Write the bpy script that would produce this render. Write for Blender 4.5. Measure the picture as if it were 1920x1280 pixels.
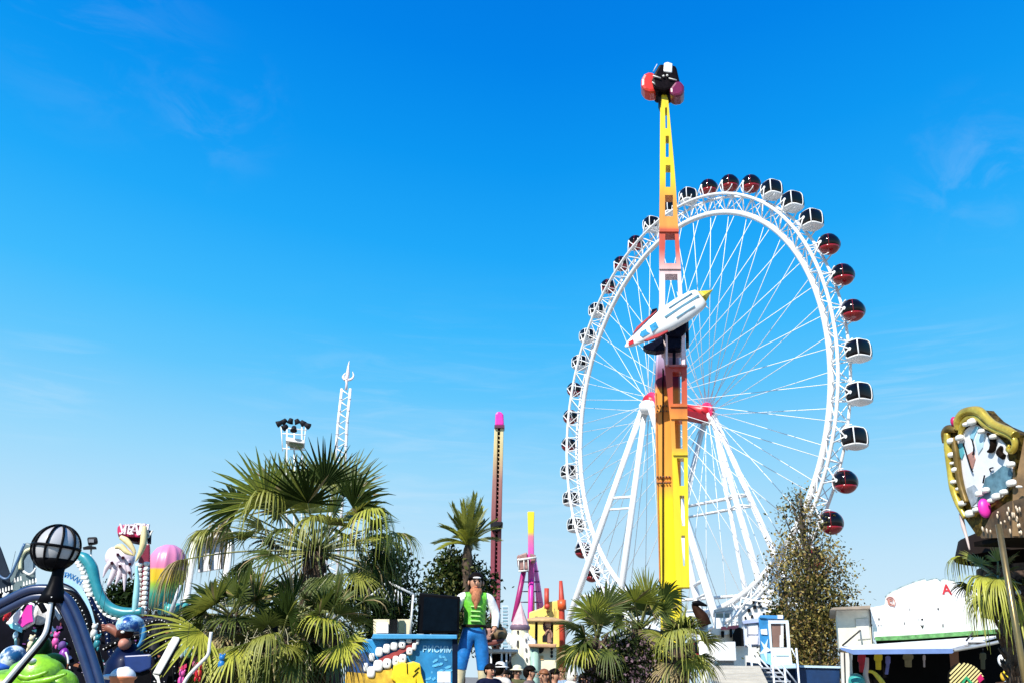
import bpy, math, random
from math import sin, cos, pi, radians, sqrt, atan2
from mathutils import Vector, Matrix, Quaternion

for o in list(bpy.data.objects):
    bpy.data.objects.remove(o, do_unlink=True)
SC = bpy.context.scene
COL = SC.collection
random.seed(7)

# ------------------------------------------------------------------ camera
F_PX, PITCH, ROLL, EYE = 1653.2, 0.36393, 0.02686, 1.50
cam_d = bpy.data.cameras.new('camera')
cam_d.sensor_width = 36.0
cam_d.lens = F_PX / 1920.0 * 36.0
cam_d.clip_start, cam_d.clip_end = 0.1, 6000
cam = bpy.data.objects.new('camera', cam_d)
COL.objects.link(cam)
fwd = Vector((0, cos(PITCH), sin(PITCH)))
up0 = Vector((0, -sin(PITCH), cos(PITCH)))
rt0 = Vector((1, 0, 0))
rt = rt0 * cos(ROLL) + up0 * sin(ROLL)
upv = -rt0 * sin(ROLL) + up0 * cos(ROLL)
cam.matrix_world = Matrix(((rt.x, upv.x, -fwd.x, 0), (rt.y, upv.y, -fwd.y, 0), (rt.z, upv.z, -fwd.z, EYE), (0, 0, 0, 1)))
SC.camera = cam
EYEV = Vector((0, 0, EYE))

# ------------------------------------------------------------------ exposure, sun, sky
SC.view_settings.view_transform = 'Standard'
SC.view_settings.look = 'None'
SC.view_settings.exposure = 0.45
SC.view_settings.gamma = 1.0
SUN_AZ, SUN_EL = radians(212), radians(42)          # compass style: 0 = +Y, clockwise
sun_to = Vector((sin(SUN_AZ) * cos(SUN_EL), cos(SUN_AZ) * cos(SUN_EL), sin(SUN_EL)))
sd = bpy.data.lights.new('sun', 'SUN')
sd.energy, sd.angle, sd.color = 5.0, radians(0.5), (1.0, 0.95, 0.87)
so = bpy.data.objects.new('sun', sd)
COL.objects.link(so)
so.rotation_mode = 'QUATERNION'
so.rotation_quaternion = (-sun_to).to_track_quat('-Z', 'Y')

W = bpy.data.worlds.new('World')
SC.world = W
W.use_nodes = True
wn = W.node_tree
for nd in list(wn.nodes):
    wn.nodes.remove(nd)


def WN(t, **kw):
    nd = wn.nodes.new(t)
    for k, v in kw.items():
        setattr(nd, k, v)
    return nd


def L(a, b):
    wn.links.new(a, b)


def ray(px, py):
    x, y = px - 960.0, py - 640.0
    x, y = cos(ROLL) * x + sin(ROLL) * y, -sin(ROLL) * x + cos(ROLL) * y
    return Vector((x, F_PX * cos(PITCH) + y * sin(PITCH), F_PX * sin(PITCH) - y * cos(PITCH)))


wo = WN('ShaderNodeOutputWorld')
bg = WN('ShaderNodeBackground')
tc = WN('ShaderNodeTexCoord')
sep = WN('ShaderNodeSeparateXYZ')
L(tc.outputs['Generated'], sep.inputs[0])
ramp = WN('ShaderNodeValToRGB')
els = ramp.color_ramp.elements
stops = [(0.0, (.66, .84, .96)), (.06, (.64, .84, .97)), (.12, (.54, .79, .975)), (.207, (.32, .70, .99)), (.29, (.125, .58, 1.0)),
         (.356, (.05, .50, 1.0)), (.44, (.014, .40, .965)), (.527, (.003, .315, .90)), (.62, (.0, .235, .83)), (.70, (.0, .195, .77)), (1.0, (.0, .12, .60))]
els[0].position, els[0].color = stops[0][0], (*stops[0][1], 1)
els[1].position, els[1].color = stops[-1][0], (*stops[-1][1], 1)
for p_, c_ in stops[1:-1]:
    e_ = els.new(p_)
    e_.color = (*c_, 1)
# lighter towards the left, deeper towards the upper middle: the tilt of the lookup height
tilt = WN('ShaderNodeMath', operation='ABSOLUTE')
dev = WN('ShaderNodeMath', operation='SUBTRACT')
L(sep.outputs[0], dev.inputs[0])
dev.inputs[1].default_value = 0.02
L(dev.outputs[0], tilt.inputs[0])
tm = WN('ShaderNodeMath', operation='MULTIPLY')
L(tilt.outputs[0], tm.inputs[0])
tm.inputs[1].default_value = -0.15
tz = WN('ShaderNodeMath', operation='MULTIPLY_ADD')
L(tm.outputs[0], tz.inputs[0])
L(sep.outputs[2], tz.inputs[1])
L(sep.outputs[2], tz.inputs[2])
L(tz.outputs[0], ramp.inputs[0])
sky = WN('ShaderNodeTexSky', sky_type='NISHITA')
sky.sun_disc = False
sky.sun_elevation = SUN_EL
sky.sun_rotation = SUN_AZ
sky.air_density, sky.dust_density, sky.ozone_density = 1.0, 0.6, 3.0
skm = WN('ShaderNodeMix', data_type='RGBA', blend_type='MULTIPLY')
skm.inputs[0].default_value = 1.0
L(sky.outputs[0], skm.inputs[6])
skm.inputs[7].default_value = (.09, .09, .09, 1)
mixs = WN('ShaderNodeMix', data_type='RGBA')
mixs.inputs[0].default_value = 0.012
L(ramp.outputs[0], mixs.inputs[6])
L(skm.outputs[2], mixs.inputs[7])
last = mixs.outputs[2]
# thin wisps of cloud
for (px, py, size, amt, sc3, seed) in [(190, 60, .15, .045, (5, 5, 16), 1), (400, 215, .10, .06, (7, 7, 14), 6), (1830, 320, .10, .09, (9, 9, 13), 2), (90, 715, .09, .14, (6, 6, 50), 3),
                                       (1750, 770, .14, .2, (5, 5, 60), 4), (700, 900, .25, .16, (5, 5, 34), 5), (1000, 1010, .32, .14, (4, 4, 36), 8)]:
    d = ray(px, py).normalized()
    dot = WN('ShaderNodeVectorMath', operation='DISTANCE')
    L(tc.outputs['Generated'], dot.inputs[0])
    dot.inputs[1].default_value = d
    mr = WN('ShaderNodeMapRange', interpolation_type='SMOOTHSTEP')
    L(dot.outputs['Value'], mr.inputs[0])
    mr.inputs[1].default_value, mr.inputs[2].default_value = size, 0.0
    mr.inputs[3].default_value, mr.inputs[4].default_value = 0.0, amt
    mp = WN('ShaderNodeMapping')
    L(tc.outputs['Generated'], mp.inputs[0])
    mp.inputs['Scale'].default_value = sc3
    mp.inputs['Location'].default_value = (seed * 3.1, seed * 1.7, seed)
    mp.inputs['Rotation'].default_value = (0, 0.25 if seed == 2 else 0.06, 0)
    nz = WN('ShaderNodeTexNoise')
    L(mp.outputs[0], nz.inputs[0])
    nz.inputs['Scale'].default_value = 1.6
    nz.inputs['Detail'].default_value = 7
    nz.inputs['Roughness'].default_value = .62
    nz.inputs['Distortion'].default_value = .8
    nr = WN('ShaderNodeMapRange', interpolation_type='SMOOTHSTEP')
    L(nz.outputs[0], nr.inputs[0])
    nr.inputs[1].default_value, nr.inputs[2].default_value = .44, .72
    mu = WN('ShaderNodeMath', operation='MULTIPLY')
    L(mr.outputs[0], mu.inputs[0])
    L(nr.outputs[0], mu.inputs[1])
    mx = WN('ShaderNodeMix', data_type='RGBA')
    L(mu.outputs[0], mx.inputs[0])
    L(last, mx.inputs[6])
    mx.inputs[7].default_value = (.80, .90, 1.0, 1)
    last = mx.outputs[2]
L(last, bg.inputs[0])
bg.inputs[1].default_value = 0.732       # the sky's own brightness, for the exposure set above
L(bg.outputs[0], wo.inputs[0])


# ------------------------------------------------------------------ pixel helpers
def P(px, py, Y):
    """the point at depth Y seen at (px, py) of the 1920 wide photograph"""
    r = ray(px, py)
    return EYEV + r * (Y / r.y)


def G(px, Y):
    """ground point below the place seen at column px near the horizon"""
    p = P(px, 1268, Y)
    return Vector((p.x, Y, 0))


def S(Y):
    """metres per photo pixel at depth Y (low in the frame)"""
    return Y * 1.0 / (F_PX * cos(PITCH)) * 0.88


# ------------------------------------------------------------------ materials
_MATS = {}


def M(name, col, rough=.5, metal=0., var=.18, scale=3., bump=0., spec=.5, coat=0., col2=None, transl=0., sharp=.18):
    if name in _MATS:
        return _MATS[name]
    m = bpy.data.materials.new(name)
    _MATS[name] = m
    m.use_nodes = True
    nt = m.node_tree
    b = nt.nodes['Principled BSDF']
    b.inputs['Roughness'].default_value = rough
    b.inputs['Metallic'].default_value = metal
    if max(col) < .08 and spec == .5:
        spec = .05
        coat *= .25
        col = tuple(x * .6 for x in col)
    b.inputs['Specular IOR Level'].default_value = spec
    b.inputs['Coat Weight'].default_value = coat
    t = nt.nodes.new('ShaderNodeTexCoord')
    n = nt.nodes.new('ShaderNodeTexNoise')
    n.inputs['Scale'].default_value = scale
    n.inputs['Detail'].default_value = 6
    n.inputs['Roughness'].default_value = .65
    nt.links.new(t.outputs['Object'], n.inputs['Vector'])
    r = nt.nodes.new('ShaderNodeValToRGB')
    c1 = tuple(max(0, x * (1 - var)) for x in col)
    c2 = col2 or tuple(min(1, x * (1 + var)) for x in col)
    r.color_ramp.elements[0].position, r.color_ramp.elements[0].color = .5 - sharp, (*c1, 1)
    r.color_ramp.elements[1].position, r.color_ramp.elements[1].color = .5 + sharp, (*c2, 1)
    nt.links.new(n.outputs[0], r.inputs[0])
    nt.links.new(r.outputs[0], b.inputs['Base Color'])
    if bump:
        bp = nt.nodes.new('ShaderNodeBump')
        bp.inputs['Strength'].default_value = bump
        bp.inputs['Distance'].default_value = .05
        nt.links.new(n.outputs[0], bp.inputs['Height'])
        nt.links.new(bp.outputs[0], b.inputs['Normal'])
    if transl:
        tr = nt.nodes.new('ShaderNodeBsdfTranslucent')
        nt.links.new(r.outputs[0], tr.inputs[0])
        ms = nt.nodes.new('ShaderNodeMixShader')
        ms.inputs[0].default_value = transl
        out = nt.nodes['Material Output']
        nt.links.new(b.outputs[0], ms.inputs[1])
        nt.links.new(tr.outputs[0], ms.inputs[2])
        nt.links.new(ms.outputs[0], out.inputs[0])
    return m


def Mgrad(name, stops, axis=2, rough=.45, dirt=.24, coat=0.):
    """paint that changes colour along the height of the thing (metres above its base)"""
    if name in _MATS:
        return _MATS[name]
    m = bpy.data.materials.new(name)
    _MATS[name] = m
    m.use_nodes = True
    nt = m.node_tree
    b = nt.nodes['Principled BSDF']
    b.inputs['Roughness'].default_value = rough
    b.inputs['Coat Weight'].default_value = coat
    t = nt.nodes.new('ShaderNodeTexCoord')
    s = nt.nodes.new('ShaderNodeSeparateXYZ')
    nt.links.new(t.outputs['Object'], s.inputs[0])
    z0, z1 = stops[0][0], stops[-1][0]
    mr = nt.nodes.new('ShaderNodeMapRange')
    mr.inputs[1].default_value, mr.inputs[2].default_value = z0, z1
    nt.links.new(s.outputs[axis], mr.inputs[0])
    r = nt.nodes.new('ShaderNodeValToRGB')
    e = r.color_ramp.elements
    e[0].position, e[0].color = 0, (*stops[0][1], 1)
    e[1].position, e[1].color = 1, (*stops[-1][1], 1)
    for z, c in stops[1:-1]:
        q = e.new((z - z0) / (z1 - z0))
        q.color = (*c, 1)
    nt.links.new(mr.outputs[0], r.inputs[0])
    n = nt.nodes.new('ShaderNodeTexNoise')
    n.inputs['Scale'].default_value = 1.2
    n.inputs['Detail'].default_value = 8
    mp = nt.nodes.new('ShaderNodeMapping')
    mp.inputs['Scale'].default_value = (1.5, 1.5, .25)
    nt.links.new(t.outputs['Object'], mp.inputs[0])
    nt.links.new(mp.outputs[0], n.inputs['Vector'])
    mr2 = nt.nodes.new('ShaderNodeMapRange')
    nt.links.new(n.outputs[0], mr2.inputs[0])
    mr2.inputs[1].default_value, mr2.inputs[2].default_value = .3, .7
    mr2.inputs[3].default_value, mr2.inputs[4].default_value = 1 - dirt, 1
    mx = nt.nodes.new('ShaderNodeVectorMath')
    mx.operation = 'SCALE'
    nt.links.new(r.outputs[0], mx.inputs[0])
    nt.links.new(mr2.outputs[0], mx.inputs['Scale'])
    nt.links.new(mx.outputs[0], b.inputs['Base Color'])
    return m


WHITE = M('white_paint', (.80, .80, .79), .42, var=.06, scale=.8)
OFFW = M('weathered_white', (.70, .69, .64), .6, var=.14, scale=1.4)
CREAM = M('cream_render', (.72, .64, .42), .7, var=.12, scale=2, bump=.1)
BLACK = M('black_paint', (.008, .008, .010), .38, var=.4)
DGREY = M('dark_grey_metal', (.03, .03, .035), .45, var=.3)
NAVY = M('navy_paint', (.006, .014, .06), .35, var=.35, coat=.3)
GLASSD = M('dark_tinted_glass', (.004, .003, .004), .09, var=.3, spec=.35)
REDG = M('dark_red_shell', (.24, .008, .010), .18, var=.3, coat=.4)
REDP = M('red_paint', (.55, .012, .02), .4, var=.2)
CRIM = M('crimson_paint', (.50, .01, .10), .4, var=.2)
PINK = M('pink_paint', (.75, .10, .38), .45, var=.15)
MAGENTA = M('magenta_paint', (.70, .03, .36), .4, var=.12)
YEL = M('yellow_paint', (.85, .62, .015), .42, var=.1)
TEAL = M('teal_paint', (.02, .22, .26), .35, var=.35, scale=2, coat=.3)
LTEAL = M('pale_teal_paint', (.25, .55, .55), .45, var=.2)
BLUE = M('blue_paint', (.012, .17, .50), .42, var=.22, scale=1.6)
LBLUE = M('light_blue_paint', (.15, .48, .75), .45, var=.15)
PBLUE = M('pale_blue_paint', (.50, .68, .80), .5, var=.12)
GOLD = M('gold_paint', (.62, .42, .06), .32, metal=.35, var=.35, scale=6)
BROWN = M('brown_wood', (.10, .045, .02), .6, var=.4, scale=5)
TAN = M('tan_paint', (.50, .32, .14), .6, var=.2)
ORANGE = M('orange_paint', (.75, .22, .05), .5, var=.15)
GREENF = M('lime_fibreglass', (.20, .46, .012), .35, var=.75, scale=3.2, coat=.3, bump=.4)
DGREENF = M('dark_green_fibreglass', (.012, .06, .012), .35, var=.4, coat=.3)
SKIN = M('skin_tone', (.50, .26, .16), .55, var=.12, scale=12)
HAIRD = M('dark_hair', (.012, .008, .006), .6, var=.4, scale=30)
HAIRG = M('ginger_hair', (.22, .08, .025), .6, var=.4, scale=30)
BULB = M('white_bulb', (.85, .83, .76), .25, var=.03)


# ------------------------------------------------------------------ mesh builder
class MB:
    def __init__(s):
        s.v, s.f, s.m, s.sm = [], [], [], []

    def add(s, verts, faces, m=0, smooth=False):
        o = len(s.v)
        s.v += [Vector(x) for x in verts]
        for f in faces:
            s.f.append([i + o for i in f])
            s.m.append(m)
            s.sm.append(smooth)
        return s

    def box(s, c, d, ax=None, m=0):
        c = Vector(c)
        X, Y, Z = ax or (Vector((1, 0, 0)), Vector((0, 1, 0)), Vector((0, 0, 1)))
        vs = [c + X * (i * d[0] / 2) + Y * (j * d[1] / 2) + Z * (k * d[2] / 2) for k in (-1, 1) for j in (-1, 1) for i in (-1, 1)]
        return s.add(vs, [(0, 2, 3, 1), (4, 5, 7, 6), (0, 1, 5, 4), (2, 6, 7, 3), (0, 4, 6, 2), (1, 3, 7, 5)], m)

    def prism(s, pts, vec, m=0, ms=None):
        """planar outline extruded by vec"""
        pts = [Vector(p) for p in pts]
        vec = Vector(vec)
        n = len(pts)
        nrm = Vector((0, 0, 0))
        for i in range(n):
            a, b = pts[i], pts[(i + 1) % n]
            nrm += a.cross(b)
        c0 = sum(pts, Vector()) / n
        nrm = Vector((0, 0, 0))
        for i in range(n):
            nrm += (pts[i] - c0).cross(pts[(i + 1) % n] - c0)
        if nrm.dot(vec) > 0:
            pts = pts[::-1]
        o = pts + [p + vec for p in pts]
        s.add(o, [list(range(n))], m)
        k = len(s.v) - 2 * n
        s.f.append([k + n + i for i in range(n)][::-1])
        s.m.append(m)
        s.sm.append(False)
        for i in range(n):
            j = (i + 1) % n
            s.f.append([k + i, k + n + i, k + n + j, k + j])
            s.m.append(m if ms is None else ms)
            s.sm.append(False)
        return s

    def poly(s, px, Y, d, m=0, ms=None):
        q = [P(x, y, Y) for x, y in px]
        c = sum(q, Vector()) / len(q)
        return s.prism(q, (d * c.x / c.y * .9, d, 0), m, ms)         # depth runs straight away from the visitor

    def rect(s, x0, y0, x1, y1, Y, d, m=0):
        return s.poly([(x0, y0), (x1, y0), (x1, y1), (x0, y1)], Y, d, m)

    def tube(s, pts, r, seg=8, m=0, cap=True, closed=False, smooth=True, sq=1.0):
        pts = [Vector(p) for p in pts]
        n = len(pts)
        rs = r if isinstance(r, (list, tuple)) else [r] * n
        tang = []
        for i in range(n):
            a = pts[i - 1] if (i > 0 or closed) else pts[i]
            b = pts[(i + 1) % n] if (i < n - 1 or closed) else pts[i]
            t = (b - a)
            tang.append(t.normalized() if t.length > 1e-9 else Vector((0, 0, 1)))
        ref = Vector((0, 0, 1)) if abs(tang[0].z) < .9 else Vector((0, 1, 0))
        u = tang[0].cross(ref).normalized()
        vs = []
        for i in range(n):
            u = (u - tang[i] * u.dot(tang[i])).normalized()
            w = tang[i].cross(u)
            for k in range(seg):
                a = 2 * pi * k / seg
                vs.append(pts[i] + (u * cos(a) + w * sin(a) * sq) * rs[i])
        fs = []
        for i in range(n if closed else n - 1):
            for k in range(seg):
                j = (i + 1) % n
                fs.append((i * seg + k, i * seg + (k + 1) % seg, j * seg + (k + 1) % seg, j * seg + k))
        s.add(vs, fs, m, smooth)
        if cap and not closed:
            o = len(s.v) - len(vs)
            s.f.append([o + k for k in range(seg)][::-1])
            s.f.append([o + (n - 1) * seg + k for k in range(seg)])
            s.m += [m, m]
            s.sm += [False, False]
        return s

    def bar(s, a, b, Y, rpx, m=0, seg=8, Y2=None):
        return s.tube([P(*a, Y), P(*b, Y2 or Y)], rpx * S(Y), seg, m)

    def ell(s, c, r, seg=20, rings=12, m=0, R=None, e1=1., e2=1., z0=-1., z1=1.):
        """ellipsoid / superellipsoid, may be clipped between z0 and z1 of its half height"""
        c = Vector(c)
        if not isinstance(r, (tuple, list)):
            r = (r, r, r)

        def sp(x, e):
            return math.copysign(abs(x) ** e, x)
        vs = []
        a0 = math.asin(math.copysign(abs(z0) ** (1 / e1), z0))
        a1 = math.asin(math.copysign(abs(z1) ** (1 / e1), z1))
        for i in range(rings + 1):
            ph = a0 + (a1 - a0) * i / rings
            for k in range(seg):
                th = 2 * pi * k / seg
                p = Vector((sp(cos(ph), e1) * sp(cos(th), e2) * r[0], sp(cos(ph), e1) * sp(sin(th), e2) * r[1], sp(sin(ph), e1) * r[2]))
                vs.append(c + (R @ p if R else p))
        fs = [(i * seg + k, i * seg + (k + 1) % seg, (i + 1) * seg + (k + 1) % seg, (i + 1) * seg + k) for i in range(rings) for k in range(seg)]
        s.add(vs, fs, m, True)
        o = len(s.v) - len(vs)
        s.f.append([o + k for k in range(seg)][::-1])
        s.f.append([o + rings * seg + k for k in range(seg)])
        s.m += [m, m]
        s.sm += [False, False]
        return s

    def lathe(s, c, prof, seg=20, m=0, R=None, smooth=True, a0=0., a1=2 * pi, gores=0):
        c = Vector(c)
        if gores:
            seg = gores * 6
        full = abs(a1 - a0 - 2 * pi) < 1e-6
        n = seg if full else seg + 1
        vs = []
        for r, z in prof:
            for k in range(n):
                a = a0 + (a1 - a0) * k / seg
                rg = r * (1 - .07 * abs(cos(a * gores / 2))) if gores else r
                p = Vector((rg * cos(a), rg * sin(a), z))
                vs.append(c + (R @ p if R else p))
        fs = []
        for i in range(len(prof) - 1):
            for k in range(seg):
                j = (k + 1) % n
                fs.append((i * n + k, i * n + j, (i + 1) * n + j, (i + 1) * n + k))
        return s.add(vs, fs, m, smooth)


WLOC = {}


def tag(o, label=None, cat=None, group=None, kind=None):
    if label:
        o['label'] = label
    if cat:
        o['category'] = cat
    if group:
        o['group'] = group
    if kind:
        o['kind'] = kind
    return o


def T(name, loc, label, cat, group=None):
    o = bpy.data.objects.new(name, None)
    o.empty_display_size = .3
    COL.objects.link(o)
    o.location = loc
    WLOC[o.name] = Vector(loc)
    return tag(o, label, cat, group)


def part(name, mb, mats, parent=None, loc=None, bevel=0., label=None, local=False):
    base = Vector((0, 0, 0)) if local else (WLOC[parent.name] if parent else Vector(loc or (0, 0, 0)))
    me = bpy.data.meshes.new(name)
    me.from_pydata([tuple(v - base) for v in mb.v], [], mb.f)
    mats = mats if isinstance(mats, (list, tuple)) else [mats]
    for m in mats:
        me.materials.append(m)
    me.polygons.foreach_set('material_index', mb.m)
    me.polygons.foreach_set('use_smooth', mb.sm)
    me.update()
    o = bpy.data.objects.new(name, me)
    COL.objects.link(o)
    if parent:
        o.parent = parent
        WLOC[o.name] = base
    else:
        o.location = base
        WLOC[o.name] = base
    if bevel:
        b = o.modifiers.new('bevel', 'BEVEL')
        b.width, b.segments, b.limit_method = bevel, 2, 'ANGLE'
        b.angle_limit = radians(40)
    if label:
        o['label'] = label
    return o


def text_mb(txt, size, depth, origin, X, Z, m=0, mb=None, align='CENTER'):
    """letters as a solid, centred on origin, reading along X, upright along Z"""
    cu = bpy.data.curves.new('t', 'FONT')
    cu.body, cu.size, cu.extrude, cu.align_x, cu.align_y = txt, size, depth / 2, align, 'CENTER'
    cu.offset = size * .018
    ob = bpy.data.objects.new('t', cu)
    COL.objects.link(ob)
    bpy.context.view_layer.update()
    me = bpy.data.meshes.new_from_object(ob.evaluated_get(bpy.context.evaluated_depsgraph_get()))
    X, Z = Vector(X).normalized(), Vector(Z).normalized()
    N = X.cross(Z)                      # points toward the reader's far side for X right, Z up -> +Y
    mb = mb or MB()
    vs = [Vector(origin) + X * v.co.x + Z * v.co.y - N * v.co.z for v in me.vertices]
    mb.add(vs, [list(p.vertices) for p in me.polygons], m)
    bpy.data.objects.remove(ob)
    bpy.data.curves.remove(cu)
    bpy.data.meshes.remove(me)
    return mb


RX, RZ = Vector((1, 0, 0)), Vector((0, 0, 1))


def spline(pts, n=6):
    """Catmull-Rom through 2D or 3D points"""
    pts = [Vector(p) for p in pts]
    out = []
    for i in range(len(pts) - 1):
        p0, p1, p2, p3 = pts[max(i - 1, 0)], pts[i], pts[i + 1], pts[min(i + 2, len(pts) - 1)]
        for k in range(n):
            t = k / n
            out.append(.5 * ((2 * p1) + (p2 - p0) * t + (2 * p0 - 5 * p1 + 4 * p2 - p3) * t * t + (3 * p1 - p0 - 3 * p2 + p3) * t ** 3))
    out.append(pts[-1])
    return out


def ptube(mb, px, Y, rpx, m=0, seg=10, n=6):
    pts = [P(q.x, q.y, Y) for q in spline([(x, y) for x, y in px], n)]
    if isinstance(rpx, (list, tuple)):
        k = len(pts)
        rr = []
        for i in range(k):
            t = i / (k - 1) * (len(rpx) - 1)
            j = min(int(t), len(rpx) - 2)
            rr.append((rpx[j] + (rpx[j + 1] - rpx[j]) * (t - j)) * S(Y))
    else:
        rr = rpx * S(Y)
    return mb.tube(pts, rr, seg, m)


# ------------------------------------------------------------------ ground
def ground():
    mb = MB()
    n = 24
    ext = [-3000, -600, -200, -100, -60, -40, -20, 0, 20, 40, 60, 100, 200, 600, 3000]
    vs = [(x, y, 0) for y in ext for x in ext]
    k = len(ext)
    mb.add(vs, [(j * k + i, j * k + i + 1, (j + 1) * k + i + 1, (j + 1) * k + i) for j in range(k - 1) for i in range(k - 1)])
    m = M('paving_ground', (.20, .18, .15), .85, var=.25, scale=.6, bump=.2)
    tag(part('ground', mb, m), kind='structure')


ground()

# ------------------------------------------------------------------ ferris wheel
YAW = 1.12336
HC = Vector((18.7168, 92.7138, 28.061 + EYE))
Wd = Vector((cos(YAW), -sin(YAW), 0))
Nd = Vector((sin(YAW), cos(YAW), 0))
RA, RB, RC = 21.815, 23.617, 25.0
PH, STEP, NC = 3.83721, 2 * pi / 42, 42


def WP(t, R, a):
    return HC + Nd * a + Wd * (R * cos(t)) + RZ * (R * sin(t))


def ferris():
    fw = T('ferris_wheel', (HC.x, HC.y, 0), 'tall white ferris wheel with dark cabins and cable spokes on white legs', 'ferris wheel')
    MW = [WHITE]
    fine = [2 * pi * i / 168 for i in range(168)]
    mb = MB().tube([WP(t, RA, 0) for t in fine], .30, 10, closed=True)
    part('inner_ring', mb, WHITE, fw)
    for a in (-1.0, .45):
        part('outer_ring', MB().tube([WP(t, RB, a) for t in fine], .17 if a < 0 else .14, 8, closed=True), WHITE, fw)
    lat = MB()
    for i in range(84):
        t0, t1 = 2 * pi * i / 84, 2 * pi * (i + 1) / 84
        for a in (-1.0, .45):
            lat.tube([WP(t0, RA, 0), WP(t0, RB, a)], .06, 5, cap=False)
            lat.tube([WP(t0, RA, 0), WP(t1, RB, a)] if i % 2 else [WP(t0, RB, a), WP(t1, RA, 0)], .055, 5, cap=False)
        lat.tube([WP(t0, RB, -1), WP(t0, RB, .45)], .05, 5, cap=False)
        lat.tube([WP(t0, RB, -1), WP(t1, RB, .45)], .04, 5, cap=False)
    part('lattice', lat, WHITE, fw)
    # spokes: cables from both ends of the axle, crossing a little
    for i in range(NC):
        t = PH + (i + .5) * STEP
        for a, sk in ((-4.0, -.35), (3.4, .35)):
            th = t + (sk if i % 2 else -sk) * .8
            h = HC + Nd * a + (Wd * cos(th) + RZ * sin(th)) * .9
            part('spoke', MB().tube([h, WP(t + sk * .07, RA - .2, 0)], .036, 5), WHITE, fw)
    # axle
    R = Matrix((Wd, RZ, Nd)).transposed()
    ax = MB()
    ax.lathe(HC, [(0, -4.6), (.75, -4.6), (.75, -2.6), (.6, -2.6), (.6, 2.2), (.75, 2.2), (.75, 4.0), (0, 4.0)], 24, R=R)
    part('axle', ax, REDP, fw)
    for a in (-4.0, 3.4):
        hb = MB().lathe(HC + Nd * a, [(0, -.22), (1.05, -.22), (1.15, -.1), (1.15, .1), (1.05, .22), (0, .22)], 28, R=R)
        part('hub_flange', hb, M('pink_red_paint', (.62, .03, .12), .4), fw)
    bx = MB().box(HC + Nd * 1.4 - RZ * .75, (1.3, 3.8, .9), (Wd, Nd, RZ))
    part('bearing_housing', bx, M('deep_red_paint', (.30, .01, .015), .4), fw, bevel=.12)
    # legs
    H0, H1 = HC - Nd * 4.32, HC + Nd * 3.686
    g0 = lambda H, o, k: Vector((H.x, H.y, 0)) + Nd * o + Wd * k
    near = [(-4, -15.7), (0, -9.0), (-4, 17.2), (0, 9.5)]
    far = [(4, 11.3), (0, 9.8), (2, 3.7), (0, -15.4)]
    legs = []
    for H, lst in ((H0, near), (H1, far)):
        for j, (o, k) in enumerate(lst):
            foot = g0(H, o, k)
            top = H + Wd * (.5 if k > 0 else -.5) + Nd * (o * .08) - RZ * .3
            legs.append((top, foot))
            part('leg', MB().tube([top, top.lerp(foot, .5), foot], [.28, .35, .39] if not (H is H1 and j == 2) else [.2, .24, .26], 10), WHITE, fw)
        cap = MB().lathe(H - RZ * .5, [(0, -.9), (.8, -.7), (1.0, -.2), (1.0, .2), (.7, .55), (0, .6)], 16)
        part('leg_cap', cap, WHITE, fw)
    for i, j in ((0, 1), (2, 3), (1, 3), (4, 5), (5, 6), (6, 7), (4, 7)):
        for q in ((.32, .66) if (i, j) != (1, 3) else (.66,)):
            bz = MB()
            bz.tube([legs[i][0].lerp(legs[i][1], q), legs[j][0].lerp(legs[j][1], q)], .15, 6)
            bz.tube([legs[i][0].lerp(legs[i][1], q + .04), legs[j][0].lerp(legs[j][1], q + .04)], .12, 6)
            bz.tube([legs[i][0].lerp(legs[i][1], q), legs[i][0].lerp(legs[i][1], q + .04)], .1, 5)
            part('leg_brace', bz, WHITE, fw)
    # guide rail under the wheel: white curved trough seen low right
    # ---- cabins: prototypes, then copies
    def white_cabin():
        gl = MB().ell((0, 0, 0), (.92, 1.0, .92), 28, 16, e1=.62, e2=.62)
        sh = MB()
        sh.ell((0, 0, 0), (.965, 1.045, .965), 28, 6, e1=.62, e2=.62, z0=-1, z1=-.66)
        sh.ell((0, 0, 0), (.95, 1.03, .97), 28, 4, e1=.62, e2=.62, z0=.74, z1=1)

        def sp(x, e):
            return math.copysign(abs(x) ** e, x)
        for th in (311, 14, 236, 86, 131, 176):
            q = radians(th)
            pts = []
            for i in range(13):
                ph = radians(-60 + 120 * i / 12)
                pts.append(Vector((sp(cos(ph), .62) * sp(cos(q), .62) * .945, sp(cos(ph), .62) * sp(sin(q), .62) * 1.025, sp(sin(ph), .62) * .945)))
            sh.tube(pts, (.055 if th == 311 else .04), 6)
        return gl, sh, WHITE, GLASSD

    def red_cabin():
        gl = MB().ell((0, 0, 0), (.98, 1.02, .98), 28, 14, z0=-.42, z1=.80)
        sh = MB()
        sh.ell((0, 0, 0), (1.0, 1.04, 1.0), 28, 7, z0=-1, z1=-.40)
        sh.ell((0, 0, 0), (1.0, 1.04, 1.0), 28, 5, z0=.78, z1=1)
        for th in (0, 90, 180, 270):
            q = radians(th + 45)
            pts = [Vector((cos(radians(p)) * cos(q) * .985, cos(radians(p)) * sin(q) * 1.025, sin(radians(p)) * .985)) for p in range(-30, 71, 10)]
            sh.tube(pts, .025, 5)
        return gl, sh, REDG, GLASSD
    protos = {}
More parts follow.
